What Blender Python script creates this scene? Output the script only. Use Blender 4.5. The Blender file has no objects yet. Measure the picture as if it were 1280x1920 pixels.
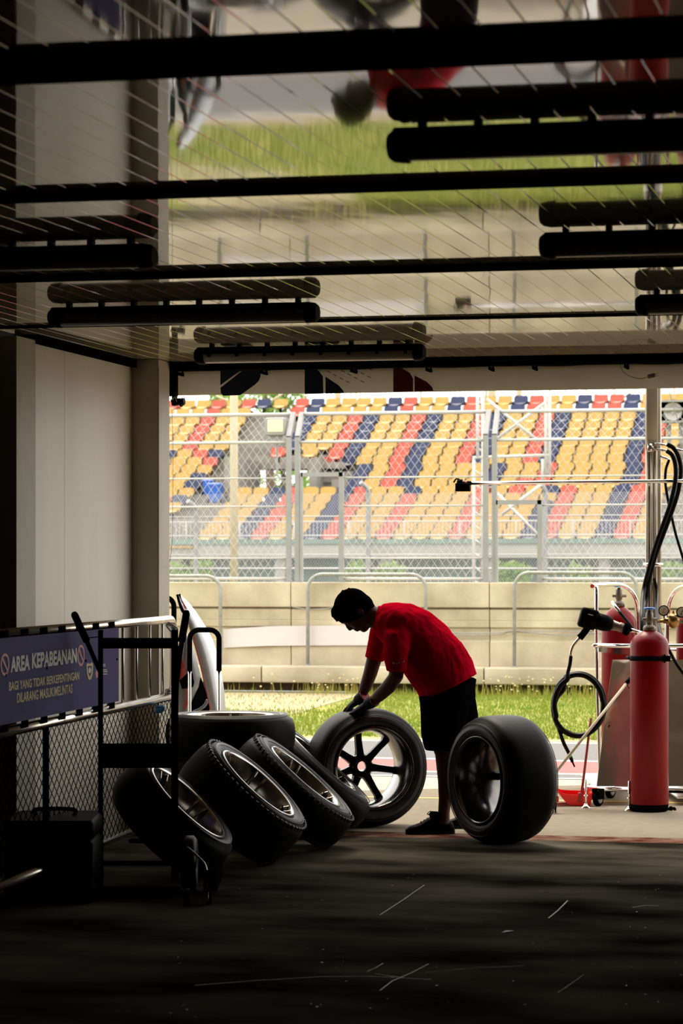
import bpy, math, random
from mathutils import Vector, Matrix, Euler

# ------------------------------------------------------------------ camera, light, exposure
YAW = math.atan(0.223); CT, ST = math.cos(YAW), math.sin(YAW)
F, HZ, H = 5100.0, 1065.0, 1.52          # focal length and horizon in pixels of the 1280x1920 frame, eye height
SC = bpy.context.scene; COL = SC.collection
FW = Vector((-ST, CT, 0)); RT = Vector((CT, ST, 0)); UP = Vector((0, 0, 1))

cam_d = bpy.data.cameras.new('camera'); cam = bpy.data.objects.new('camera', cam_d); COL.objects.link(cam)
cam.location = (0, 0, H); cam.rotation_euler = (math.pi/2, 0, YAW)
cam_d.sensor_fit = 'HORIZONTAL'; cam_d.sensor_width = 24.0; cam_d.lens = F/1280*24
cam_d.shift_y = (HZ-960)/1280; cam_d.clip_start = 0.1; cam_d.clip_end = 800
cam_d.dof.use_dof = True; cam_d.dof.focus_distance = 15.6; cam_d.dof.aperture_fstop = 6.3
SC.camera = cam

wd = bpy.data.worlds.new('world'); SC.world = wd; wd.use_nodes = True
bg = wd.node_tree.nodes['Background']
bg.inputs[0].default_value = (0.99, 0.97, 0.93, 1); bg.inputs[1].default_value = 2.2
sun_d = bpy.data.lights.new('sun', 'SUN'); sun = bpy.data.objects.new('sun', sun_d); COL.objects.link(sun)
sun_d.energy = 3.2; sun_d.angle = math.radians(24); sun_d.color = (1.0, 0.88, 0.68)
sun.rotation_euler = Euler((math.radians(-33), 0, math.radians(24)))      # high, beyond the pit lane, softened by haze
sun.location = (0, 0, 20)
vs = SC.view_settings
SC.display_settings.display_device = 'sRGB'
vs.view_transform = 'Standard'; vs.look = 'None'; vs.gamma = 1; vs.use_curve_mapping = False
vs.exposure = 0.48
SC.cycles.use_denoising = True
SC.cycles.max_bounces = 8; SC.cycles.diffuse_bounces = 3; SC.cycles.glossy_bounces = 4
SC.cycles.sample_clamp_indirect = 4.0

# ------------------------------------------------------------------ geometry helpers
def W(px, py, Z):
    xc = (px-640)/F*Z
    return Vector((xc*CT-Z*ST, xc*ST+Z*CT, H+(HZ-py)/F*Z))
def G(px, py):
    v = W(px, py, F*H/(py-HZ)); v.z = 0; return v
def WY(px, py, Y):
    return W(px, py, Y/((px-640)/F*ST+CT))
def WX(px, py, X):
    return W(px, py, X/((px-640)/F*CT-ST))
def lerp(a, b, t): return a+(b-a)*t
def V(*a): return Vector(a)

def frame(t, up=UP):
    t = t.normalized()
    if abs(t.dot(up)) > 0.98: up = Vector((1, 0, 0)) if abs(t.x) < 0.9 else Vector((0, 1, 0))
    n = up.cross(t).normalized(); b = t.cross(n)
    return n, b

def smooth_path(pts, n=6):
    pts = [Vector(p) for p in pts]
    if len(pts) < 3: return pts
    P = [pts[0]*2-pts[1]]+pts+[pts[-1]*2-pts[-2]]; out = []
    for i in range(1, len(P)-2):
        p0, p1, p2, p3 = P[i-1:i+3]
        for k in range(n):
            t = k/n
            out.append(0.5*((2*p1)+(p2-p0)*t+(2*p0-5*p1+4*p2-p3)*t*t+(3*p1-p0-3*p2+p3)*t**3))
    out.append(pts[-1]); return out

def WLOC(o):
    v = Vector((0, 0, 0))
    while o: v += o.location; o = o.parent
    return v

class MB:
    def __init__(s): s.v = []; s.f = []; s.mi = []; s.m = 0; s.sm = []
    def add(s, vs_, fs, smooth=False):
        o = len(s.v); s.v += [Vector(p) for p in vs_]
        for f in fs: s.f.append([i+o for i in f]); s.mi.append(s.m); s.sm.append(smooth)
        return s
    def box(s, lo, hi):
        x0, y0, z0 = lo; x1, y1, z1 = hi
        return s.add([(x0,y0,z0),(x1,y0,z0),(x1,y1,z0),(x0,y1,z0),(x0,y0,z1),(x1,y0,z1),(x1,y1,z1),(x0,y1,z1)],
              [(0,3,2,1),(4,5,6,7),(0,1,5,4),(1,2,6,5),(2,3,7,6),(3,0,4,7)])
    def obox(s, c, ax, ay, az):      # centre and three half axes
        c = Vector(c); P = []
        for k in (-1, 1):
            for (i, j) in ((-1,-1),(1,-1),(1,1),(-1,1)): P.append(c+ax*i+ay*j+az*k)
        return s.add(P, [(0,3,2,1),(4,5,6,7),(0,1,5,4),(1,2,6,5),(2,3,7,6),(3,0,4,7)])
    def rbox(s, c, ax, ay, az, r=0.2, n=4):   # box with the four edges along az rounded, ends chamfered
        c = Vector(c); la, lb, lz = ax.length, ay.length, az.length
        r = min(r, la*.98, lb*.98); ring = []
        for q, (sx, sy) in enumerate(((1,1),(-1,1),(-1,-1),(1,-1))):
            for k in range(n+1):
                a = math.pi/2*(q+k/n)
                ring.append((sx*(la-r)+r*math.cos(a), sy*(lb-r)+r*math.sin(a)))
        ux, uy, uz = ax.normalized(), ay.normalized(), az.normalized(); rings = []
        e = min(r*.6, lz*.4)
        for z, k in ((-lz, 1-e/max(la, lb)), (-lz+e, 1), (lz-e, 1), (lz, 1-e/max(la, lb))):
            rings.append([c+ux*x*k+uy*y*k+uz*z for x, y in ring])
        return s.rings(rings, True, True, True)
    def rings(s, R, closed=True, cap0=True, cap1=True, smooth=True):
        o = len(s.v); n = len(R[0])
        for r in R: s.v += [Vector(p) for p in r]
        for i in range(len(R)-1):
            for j in range(n if closed else n-1):
                a = o+i*n+j; b = o+i*n+(j+1) % n
                s.f.append([a, b, b+n, a+n]); s.mi.append(s.m); s.sm.append(smooth)
        if cap0: s.f.append([o+j for j in range(n)][::-1]); s.mi.append(s.m); s.sm.append(False)
        if cap1: s.f.append([o+(len(R)-1)*n+j for j in range(n)]); s.mi.append(s.m); s.sm.append(False)
        return s
    def tube(s, pts, r, n=8, caps=True, smooth=True):
        pts = [Vector(p) for p in pts]; rr = r if isinstance(r, (list, tuple)) else [r]*len(pts)
        R = []; nb = None
        for i, p in enumerate(pts):
            t = (pts[min(i+1, len(pts)-1)]-pts[max(i-1, 0)])
            if t.length < 1e-9: t = Vector((0, 0, 1))
            t.normalize()
            if nb is None: nb, b = frame(t)
            else:
                nb = (nb-t*nb.dot(t))
                if nb.length < 1e-6: nb, _ = frame(t)
                nb.normalize(); b = t.cross(nb)
            R.append([p+(nb*math.cos(2*math.pi*k/n)+b*math.sin(2*math.pi*k/n))*rr[i] for k in range(n)])
        return s.rings(R, True, caps, caps, smooth)
    def cyl(s, a, b, r, r2=None, n=16): return s.tube([a, b], [r, r if r2 is None else r2], n)
    def lathe(s, prof, org, axis, n=48, closed=False):   # prof: (radius, height along axis)
        org = Vector(org); axis = Vector(axis).normalized(); x, y = frame(axis); R = []
        pr = list(prof)+([prof[0]] if closed else [])
        o = len(s.v); m = len(prof)
        for j in range(n):
            a = 2*math.pi*j/n; d = x*math.cos(a)+y*math.sin(a)
            s.v += [org+d*r+axis*h for r, h in prof]
        for j in range(n):
            for i in range(m if closed else m-1):
                a = o+j*m+i; b = o+j*m+(i+1) % m; c = o+((j+1) % n)*m+(i+1) % m; d = o+((j+1) % n)*m+i
                s.f.append([a, d, c, b]); s.mi.append(s.m); s.sm.append(True)
        return s
    def loft(s, secs, D, n=20, cap=True):    # secs: (centre, in-plane half, depth half); D: depth axis
        R = []
        for i, (c, a, b) in enumerate(secs):
            t = (secs[min(i+1, len(secs)-1)][0]-secs[max(i-1, 0)][0]).normalized()
            p = D.cross(t).normalized()
            R.append([c+p*a*math.cos(2*math.pi*k/n)+D*b*math.sin(2*math.pi*k/n) for k in range(n)])
        return s.rings(R, True, cap, cap)
    def ball(s, c, r, axes=None, n=14, m=10):
        c = Vector(c); A = axes or (V(1,0,0), V(0,1,0), V(0,0,1)); rr = r if isinstance(r, (tuple, list)) else (r, r, r)
        R = []
        for i in range(1, m):
            ph = math.pi*i/m
            R.append([c+A[0]*rr[0]*math.sin(ph)*math.cos(2*math.pi*k/n)+A[1]*rr[1]*math.sin(ph)*math.sin(2*math.pi*k/n)-A[2]*rr[2]*math.cos(ph) for k in range(n)])
        return s.rings(R)
    def prism(s, poly, d):       # poly of 3-D points (planar), extruded by vector d
        n = len(poly); P = [Vector(p) for p in poly]; Q = [p+d for p in P]
        s.add(P+Q, [list(range(n))[::-1], [n+i for i in range(n)]]+[[i, (i+1) % n, n+(i+1) % n, n+i] for i in range(n)])
        return s
    def build(s, name, m, parent=None, local=False, origin=None):
        if not s.v: return None
        if local: off = Vector((0, 0, 0)); loc = Vector((0, 0, 0))
        elif parent: off = WLOC(parent); loc = Vector((0, 0, 0))
        else:
            lo = [min(p[i] for p in s.v) for i in range(3)]; hi = [max(p[i] for p in s.v) for i in range(3)]
            off = Vector(origin) if origin else Vector(((lo[0]+hi[0])/2, (lo[1]+hi[1])/2, lo[2])); loc = off
        me = bpy.data.meshes.new(name); me.from_pydata([tuple(p-off) for p in s.v], [], s.f)
        for mm in (m if isinstance(m, (list, tuple)) else [m]): me.materials.append(mm)
        me.polygons.foreach_set('use_smooth', s.sm); me.polygons.foreach_set('material_index', s.mi)
        me.validate(); me.update()
        o = bpy.data.objects.new(name, me); COL.objects.link(o); o.location = loc
        if parent: o.parent = parent
        return o

def recalc(o):
    import bmesh
    b = bmesh.new(); b.from_mesh(o.data); bmesh.ops.recalc_face_normals(b, faces=b.faces); b.to_mesh(o.data); b.free(); return o

def bake_mods(o):
    bpy.context.view_layer.update()
    dg = bpy.context.evaluated_depsgraph_get(); ev = o.evaluated_get(dg)
    me = bpy.data.meshes.new_from_object(ev); old = o.data
    mats = list(old.materials); o.modifiers.clear(); o.data = me
    if not me.materials:
        for m in mats: me.materials.append(m)
    return o
def remesh(o, vox, it=4, fac=0.5):
    recalc(o)
    m = o.modifiers.new('r', 'REMESH'); m.mode = 'VOXEL'; m.voxel_size = vox; m.use_smooth_shade = True
    if it: q = o.modifiers.new('s', 'SMOOTH'); q.iterations = it; q.factor = fac
    return bake_mods(o)

def tag(o, label, cat, group=None, kind=None):
    o['label'] = label; o['category'] = cat
    if group: o['group'] = group
    if kind: o['kind'] = kind
    return o
def thing(name, label, cat, loc=(0, 0, 0), group=None):
    o = bpy.data.objects.new(name, None); COL.objects.link(o); o.location = loc; o.empty_display_size = .1
    return tag(o, label, cat, group)
def struct(o, label=None):
    o['kind'] = 'structure'
    if label: o['label'] = label
    return o
def copy_tree(o, parent=None):
    c = o.copy(); COL.objects.link(c); c.parent = parent
    for ch in list(o.children): copy_tree(ch, c)
    return c

# ------------------------------------------------------------------ materials
MATS = {}
def mat(name, col, rough=.6, metal=0.0, var=0.0, vscale=6.0, col2=None, bump=0.0, bscale=40.0, stretch=None, spec=.5, detail=4, trans=0.0, alpha=None, coat=0.0):
    m = bpy.data.materials.new(name); m.use_nodes = True; nt = m.node_tree; N = nt.nodes; L = nt.links
    b = N['Principled BSDF']; b.inputs['Base Color'].default_value = (*col, 1)
    b.inputs['Roughness'].default_value = rough; b.inputs['Metallic'].default_value = metal
    b.inputs['Specular IOR Level'].default_value = spec; b.inputs['Coat Weight'].default_value = coat
    tc = N.new('ShaderNodeTexCoord'); mp = N.new('ShaderNodeMapping'); L.new(tc.outputs['Object'], mp.inputs[0])
    if stretch: mp.inputs['Scale'].default_value = stretch
    if var or col2:
        n = N.new('ShaderNodeTexNoise'); n.inputs['Scale'].default_value = vscale; n.inputs['Detail'].default_value = detail
        L.new(mp.outputs[0], n.inputs['Vector'])
        r = N.new('ShaderNodeMapRange'); r.inputs[1].default_value = .35; r.inputs[2].default_value = .68
        L.new(n.outputs[0], r.inputs[0])
        mx = N.new('ShaderNodeMix'); mx.data_type = 'RGBA'
        mx.inputs[6].default_value = (*(c*(1-var) for c in col), 1)
        mx.inputs[7].default_value = (*(col2 or tuple(min(1, c*(1+var)) for c in col)), 1)
        L.new(r.outputs[0], mx.inputs[0]); L.new(mx.outputs[2], b.inputs['Base Color'])
    if bump:
        n2 = N.new('ShaderNodeTexNoise'); n2.inputs['Scale'].default_value = bscale; n2.inputs['Detail'].default_value = 3
        L.new(mp.outputs[0], n2.inputs['Vector'])
        bp = N.new('ShaderNodeBump'); bp.inputs['Strength'].default_value = 1; bp.inputs['Distance'].default_value = bump
        L.new(n2.outputs[0], bp.inputs['Height']); L.new(bp.outputs[0], b.inputs['Normal'])
    if trans:
        t = N.new('ShaderNodeBsdfTranslucent'); t.inputs[0].default_value = (*col, 1); ms = N.new('ShaderNodeMixShader')
        ms.inputs[0].default_value = trans; L.new(b.outputs[0], ms.inputs[1]); L.new(t.outputs[0], ms.inputs[2])
        L.new(ms.outputs[0], N['Material Output'].inputs['Surface'])
    MATS[name] = m; return m
M = MATS
mat('ceiling_pvc', (.44, .37, .27), .035, var=.05, vscale=1.5, bump=.0010, bscale=1.6, stretch=(1.3, .55, 1), spec=.75)
mat('dark_trim', (.006, .0055, .005), .6, spec=0.0)
mat('black_metal', (.004, .004, .004), .6, bump=.0003, bscale=90, spec=0.0)
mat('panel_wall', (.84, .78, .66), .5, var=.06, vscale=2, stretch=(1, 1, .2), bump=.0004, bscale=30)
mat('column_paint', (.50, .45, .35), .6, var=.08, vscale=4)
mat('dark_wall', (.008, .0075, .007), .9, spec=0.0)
mat('garage_floor', (.028, .025, .020), .6, var=.5, vscale=1.5, col2=(.115, .102, .080), stretch=(.7, 1.3, 1), bump=.0006, bscale=14, spec=0.0, detail=10)
mat('scratch', (.45, .42, .32), .6)
mat('rubber', (.006, .006, .006), .5, var=.3, vscale=12, bump=.0006, bscale=70, spec=.09)
mat('rubber_side_lit', (.034, .033, .032), .5, var=.35, vscale=20, bump=.0004, bscale=50, spec=.45)  # sidewalls paler than the tread, their lit look put into the colour
mat('rim_dark', (.020, .019, .018), .25, metal=.6, var=.2, vscale=9)
mat('rim_bright', (.42, .40, .37), .2, metal=.95, var=.15, vscale=7)
mat('steel', (.62, .58, .52), .22, metal=.95, var=.12, vscale=5)
mat('chrome', (.75, .74, .72), .10, metal=1.0)
mat('mast_steel', (.50, .43, .34), .32, metal=.35, var=.1, vscale=4)
mat('rim_barrel', (.13, .125, .118), .16, metal=.95, var=.3, vscale=7)
mat('stainless_sheet', (.46, .40, .32), .16, metal=.75, var=.15, vscale=3, bump=.012, bscale=3.2)
mat('galvanised', (.33, .33, .31), .5, metal=.25, var=.15, vscale=14)
mat('fence_wire', (.50, .49, .47), .5, metal=.2)
mat('fence_grey', (.30, .30, .29), .5, metal=.2, var=.06, vscale=8)
mat('white_paint', (.55, .53, .49), .5)
mat('cream_paint', (.48, .41, .26), .6, var=.06, vscale=3)
mat('concrete', (.50, .415, .285), .85, var=.22, vscale=1.6, bump=.005, bscale=18, col2=(.63, .54, .385), detail=10)
mat('concrete_grey', (.22, .20, .17), .85, var=.2, vscale=1.3, bump=.003, bscale=20, detail=6)
mat('concrete_pale', (.36, .35, .31), .85, var=.12, vscale=1.3)
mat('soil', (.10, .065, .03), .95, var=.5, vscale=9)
mat('asphalt', (.115, .113, .112), .9, var=.15, vscale=30)
mat('apron', (.34, .285, .21), .8, var=.08, vscale=14)
mat('kerb_red', (.29, .042, .038), .7, var=.08, vscale=5)
mat('stripe_red', (.13, .035, .028), .85, var=.5, vscale=7, col2=(.18, .115, .085), spec=0.0)
mat('line_white', (.50, .50, .50), .7, var=.05, vscale=5)
mat('line_yellow', (.60, .42, .08), .7, var=.1, vscale=5)
mat('kerb_tan', (.28, .20, .12), .85, var=.2, vscale=6)
mat('grass_ground', (.15, .20, .014), .95, var=.2, vscale=1.3, col2=(.25, .23, .035), detail=8)
mat('grass_blade', (.17, .26, .012), .8, var=.2, vscale=.8, col2=(.30, .29, .045), trans=.3)
mat('dirt_path', (.34, .27, .18), .9, var=.12, vscale=3, col2=(.30, .26, .11))
mat('weed', (.40, .36, .07), .8, trans=.2)
mat('weed_flower', (.75, .62, .34), .8)
mat('leaf', (.15, .30, .03), .7, var=.3, vscale=.6, col2=(.32, .46, .10), trans=.35)
mat('bark', (.12, .09, .06), .9)
mat('seat_yellow', (.42, .26, .052), .5, var=.05, vscale=2)
mat('seat_red', (.42, .070, .038), .5, var=.05, vscale=2)
mat('seat_blue', (.012, .021, .075), .5, var=.05, vscale=2)
mat('bin_blue', (.015, .10, .42), .5)
mat('hedge', (.12, .19, .07), .9, var=.4, vscale=3, col2=(.26, .40, .10))
mat('green_board', (.16, .24, .20), .8, var=.2, vscale=.8)
mat('red_paint', (.19, .002, .003), .35, var=.08, vscale=3, spec=.16)
mat('shirt_red', (.34, .002, .012), .85, spec=0.0, bump=.022, bscale=6, stretch=(2.0, 2.0, .8))
mat('shorts_black', (.003, .003, .0035), .9, spec=0.0, bump=.002, bscale=18)
mat('skin', (.07, .028, .017), .5, spec=.12, var=.06, vscale=20)
mat('hair', (.003, .0025, .0025), .6, bump=.002, bscale=60, spec=.0)
mat('glove', (.012, .012, .017), .8, spec=.1, bump=.001, bscale=80)
mat('shoe_black', (.004, .004, .004), .5, spec=.03, bump=.0008, bscale=60)
mat('sole', (.012, .012, .012), .6, spec=.05)
mat('black_plastic', (.003, .003, .0035), .5, spec=.012)
mat('black_rubber_hose', (.004, .004, .004), .4, spec=.08)
mat('foam', (.006, .006, .007), .9, spec=0.0)
mat('brass', (.32, .19, .06), .35, metal=.9)
mat('bronze_cap', (.16, .13, .10), .45, metal=.6)
mat('blue_knob', (.05, .20, .60), .5)
mat('gauge_face', (.8, .78, .70), .5)
mat('pan_red', (.75, .012, .02), .35, trans=.25)
mat('stick_red', (.30, .02, .02), .5)
mat('stick_tan', (.50, .42, .30), .5)
mat('green_tape', (.12, .45, .12), .6)
mat('sign_blue', (.085, .075, .21), .8, var=.05, vscale=3, spec=.1)
mat('sign_white', (.50, .48, .46), .5)
mat('sign_yellow', (.50, .38, .08), .5)
mat('sign_red', (.60, .08, .06), .5)
mat('banner_white', (.80, .74, .62), .8, var=.08, vscale=3, trans=.35, bump=.004, bscale=3)
mat('banner_navy', (.018, .024, .06), .7)
mat('banner_red', (.20, .006, .012), .7)
mat('banner_dots', (.11, .11, .055), .7)
mat('lamp_housing', (.006, .0055, .005), .6, spec=0.03)
mat('lamp_diffuser', (.34, .30, .24), .3, spec=.3)
mat('body_white', (.42, .44, .46), .25, coat=.4)
mat('body_grey', (.20, .20, .20), .3, coat=.4)
mat('body_red', (.48, .035, .035), .3)
mat('sheet_white', (.62, .58, .56), .6)
mat('cable_white', (.55, .48, .36), .6)
mat('blue_tape', (.03, .25, .55), .6)
mat('dirty_rubber', (.05, .048, .045), .6)
mat('bag_clear', (.6, .6, .58), .3)
mat('flood_glass', (.80, .70, .48), .2)
# ------------------------------------------------------------------ the garage shell
XL, XR, YB, YO, ZC = -4.55, 1.7, -2.5, 15.12, 2.71
c = MB(); n = int((XR-(-5.2))/0.1); row = []
for i in range(n+1):
    x = -5.2+i*.1
    row += [(x-.0028, ZC), (x, ZC+.004), (x+.0028, ZC)]
for ya_, yb_, d_ in ((YB, 6.11, 0), (6.11, 8.26, .004), (8.26, 10.64, .013), (10.64, 12.69, -.001), (12.69, YO, .001)):      # each bay sags a little differently
    c.rings([[V(x, ya_, z-d_) for x, z in row], [V(x, yb_, z+d_) for x, z in row]], False, False, False, False)
struct(c.build('ceiling', M['ceiling_pvc']), 'glossy cream slatted ceiling reflecting the daylight outside')
for i, (y, d, w) in enumerate(((12.69, .014, .03), (10.64, .015, .03), (8.26, .024, .05), (6.11, .045, .10))):
    t = MB()
    t.box((-5.2, y-w/2, ZC-d*.55), (XR, y+w/2, ZC+.02)); t.box((-5.2, y-w/5, ZC-d), (XR, y+w/5, ZC-d*.5))
    struct(t.build('trim_%d' % (i+1), M['dark_trim']))
f = MB(); f.box((-5.2, YB, -.2), (XR, YO-.06, 0))
floor = struct(f.build('floor', M['garage_floor'], origin=(0, 0, 0)), 'dark scuffed garage floor')
def flat_strip(mb, pts, w, z=.0015):
    pts = [Vector(p) for p in pts]
    for a, b in zip(pts, pts[1:]):
        d = (b-a).normalized(); q = Vector((-d.y, d.x, 0))*w/2
        mb.add([a-q+V(0,0,z), b-q+V(0,0,z), b+q+V(0,0,z), a+q+V(0,0,z)], [(0, 1, 2, 3)])
s = MB(); R = random.Random(4)
for pts, w in (([(365,1848),(480,1839),(600,1832),(700,1831),(808,1837)], .003), ([(702,1826),(745,1832),(765,1835)], .003),
             ([(803,1808),(770,1825),(735,1840),(712,1858)], .004), ([(795,1660),(755,1688),(712,1716)], .004),
             ([(1064,1689),(1045,1708),(1028,1722)], .006), ([(688,1822),(706,1814),(719,1806)], .003), ([(797,1824),(880,1816),(985,1811)], .002),
             ([(1095,1827),(1070,1845),(1045,1862)], .0015), ([(1185,1702),(1210,1698),(1235,1699)], .004)):
    flat_strip(s, [G(*p) for p in pts], w)
for k in range(90):
    p = G(R.uniform(300, 1280), R.uniform(1620, 1915)); a = R.uniform(0, 3.1); l = R.uniform(.002, .009)
    d = V(math.cos(a)*l, math.sin(a)*l*1.6, 0); q = V(-d.y, d.x, 0)*R.uniform(.2, .5)
    s.add([p-d+V(0,0,.0015), p+q+V(0,0,.0015), p+d+V(0,0,.0015), p-q+V(0,0,.0015)], [(0, 1, 2, 3)])
s.build('scratch_mark', M['scratch'], floor)
sc = MB(); p = G(952, 1748); sc.add([p+V(-.022,-.03,.002), p+V(.0,-.03,.006), p+V(.022,.03,.004), p+V(.004,.035,.002), p+V(-.01,0,.008)], [(0,1,4), (1,2,4), (2,3,4), (3,0,4)])
tag(sc.build('paper_scrap', M['line_white']), 'small white scrap lying on the dark floor in the foreground', 'scrap')

w = MB(); w.box((XL-.25, 13.19, 0), (XL, 13.69-.002, ZC-.045)); w.box((XL-.25, 13.692, 0), (XL, 14.90, ZC-.03)); w.box((XL-.25, 13.60, 0), (XL-.003, 13.8, ZC-.045))
struct(w.build('wall_left', M['panel_wall']), 'pale wall panels lit from the garage opening')
w = MB(); w.box((XL-.1, 13.19, ZC-.045), (XL+.03, 14.9, ZC-.001)); struct(w.build('trim_5', M['dark_trim']))
w = MB(); w.box((XL-.25, 12.9, 0), (XL+.012, 13.19, ZC-.03)); struct(w.build('wall_column_inner', M['column_paint']))
w = MB(); w.box((XL-.30, 14.90, 0), (-4.39, YO, ZC-.002)); w.box((-4.393, 14.9, .1), (-4.388, 14.905, ZC-.05))
struct(w.build('wall_column_outer', M['column_paint']), 'grey column at the left side of the garage opening')
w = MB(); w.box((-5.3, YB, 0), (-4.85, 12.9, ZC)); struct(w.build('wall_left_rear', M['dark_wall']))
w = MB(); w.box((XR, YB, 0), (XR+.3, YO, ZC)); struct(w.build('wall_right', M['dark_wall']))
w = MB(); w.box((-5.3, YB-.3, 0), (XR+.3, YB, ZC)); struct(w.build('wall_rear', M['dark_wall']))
w = MB(); w.box((-14, YO+.38, 2.72), (12, YO+.7, 7.5)); w.box((-14, YO, ZC+.006), (12, YO+.4, 7.5)); w.box((-14, 14.95, -.1), (-4.80, YO+.38, 2.9)); w.box((XR, YO+.02, -.1), (12, YO+.38, 2.9))  # unseen upper facade, height raised to shut out sky light from behind
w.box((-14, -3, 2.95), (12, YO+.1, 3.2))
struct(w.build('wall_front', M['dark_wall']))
w = MB(); w.box((-4.80, YO, 2.66), (XR, YO+.09, ZC+.005)); w.box((-4.8, YO+.47, 2.675), (XR+.2, YO+.49, 2.80)); w.box((-4.9, YO+.36, WY(325, 743, YO+.4).z), (WY(333, 700, YO+.4).x, YO+.41, 2.8))  # beam edge, plus filler strip and corner plate added to block bright gaps
struct(w.build('trim_6', M['dark_trim']))
# small steel brackets that carry the banner
YBN = YO+.42
for px in (343, 500, 668, 808, 925, 1006, 1177):
    a = WY(px, 690, YBN-.01); b = MB(); b.box((a.x-.006, YBN-.16, 2.655), (a.x+.006, YBN-.004, 2.672)); b.box((a.x-.006, YBN-.16, 2.66), (a.x+.006, YBN-.15, 2.735)); b.cyl((a.x, YBN-.02, 2.70), (a.x, YBN-.02, 2.655), .006, n=8)
    tag(b.build('banner_bracket', M['black_metal']), 'small black bracket under the ceiling edge holding the top of the banner', 'bracket', 'brackets holding the banner')
# banner with generic coloured shapes
x0 = WY(332, 700, YBN).x; x1 = 1.6; z1 = WY(640, 692, YBN).z; z0 = WY(640, 737, YBN).z
bn = thing('banner', 'long off-white banner with navy and dark red shapes over the opening', 'banner', (x0, YBN, z0))
b = MB(); nx = 90; rows_ = [z0, lerp(z0, z1, .5), z1]
def bw(x, z): return YBN+.006*math.sin(x*5.1)+.004*math.sin(x*13+z*20)
fr = [[V(lerp(x0, x1, i/nx), bw(lerp(x0, x1, i/nx), z), z+(.004*math.sin(i*.7) if z == z1 else 0)) for i in range(nx+1)] for z in rows_]
b.rings(fr, False, False, False); b.rings([[p+V(0, .004, 0) for p in r] for r in fr][::-1], False, False, False)
b.build('banner_cloth', M['banner_white'], bn)
def bp(px, py):
    v = WY(px, py, YBN-.014); return v
def bshape(polys, m, nm='banner_print'):
    q = MB()
    for poly in polys: q.prism([bp(*p) for p in poly], V(0, .002, 0))
    return q.build(nm, M[m], bn)
def arc(cx, cy, rx, ry, a0, a1, n=8): return [(cx+rx*math.cos(math.radians(lerp(a0, a1, i/n))), cy-ry*math.sin(math.radians(lerp(a0, a1, i/n)))) for i in range(n+1)]
bshape([[(413,690),(457,690),(413,722)], [(462,689),(488,689)]+[(488,706),(485,714),(478,721)]+[(450,741),(418,742),(414,737),(413,727)]], 'banner_navy')
bshape([[(571,687),(586,687),(598,696),(605,706),(606,738),(571,739)], [(610,706),(634,722),(643,732),(645,737),(610,738)]], 'banner_navy')
bshape([[(737,685),(744,685),(768,699),(774,710),(774,734),(737,735)], [(777,704),(800,716),(810,726),(812,733),(777,734)]], 'banner_red')
dots = []
for r_, (sx, sy, k) in enumerate(((603,690,5), (630,689,5), (655,687,4), (681,685,2))):
    for i in range(k):
        x = sx+i*12; y = sy+i*6.3; dots.append([(x-4, y-2), (x+3, y+1), (x+5, y+3.5), (x-2, y+.5)])
bshape(dots, 'banner_dots')
# hanging cable with plug
pc = smooth_path([WY(x, y, YBN-.05) for x, y in ((1163,672),(1162,684),(1168,697),(1182,706),(1200,710),(1214,707))])
cp = thing('power_cable', 'white power cable with a plug looped over the banner at upper right', 'cable', pc[0])
b = MB(); b.tube(pc, .0025, 6); b.build('cord', M['cable_white'], cp)
b = MB(); e = pc[-1]; d = (pc[-1]-pc[-2]).normalized(); b.rbox(e+d*.022, V(0,.010,0), d.cross(V(0,1,0)).normalized()*.013, d*.022, .006)
for sgn in (-1, 1): b.cyl(e+d*.044+d.cross(V(0,1,0))*.006*sgn, e+d*.060+d.cross(V(0,1,0))*.006*sgn, .002, n=6)
b.build('plug', M['cable_white'], cp)
# dark junction device at the left end of the banner
jb = thing('wired_device', 'small dark electrical device with loose wires below the left end of the banner', 'device', WY(330, 760, YBN-.1))
b = MB(); a = WY(332, 754, YBN-.1); b.obox(a, V(.028,0,.004), V(0,.03,0), V(-.004,0,.018)); b.obox(a+V(-.015,0,.05), V(.012,0,0), V(0,.02,0), V(0,0,.05)); b.obox(a+V(.03,0,-.002), V(.012,0,.01), V(0,.02,0), V(-.004,0,.016)); b.build('device_body', M['black_plastic'], jb)
b = MB(); b.tube(smooth_path([a+V(.03,-.02,.02), a+V(.045,-.02,.035), a+V(.055,-.02,.0), a+V(.05,-.02,-.02)]), .002, 5); b.tube(smooth_path([a+V(-.02,-.03,.01), a+V(-.005,-.035,.028), a+V(.008,-.03,.0)]), .0025, 5); b.build('wire_loop', M['cable_white'], jb)
b = MB(); b.tube(smooth_path([WY(322, 768, YBN-.1), WY(324, 850, YBN-.1), WY(323, 1000, YBN-.1), WY(319, 1050, YBN-.1)]), .0012, 5); b.build('hanging_wire', M['black_plastic'], jb)

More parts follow.
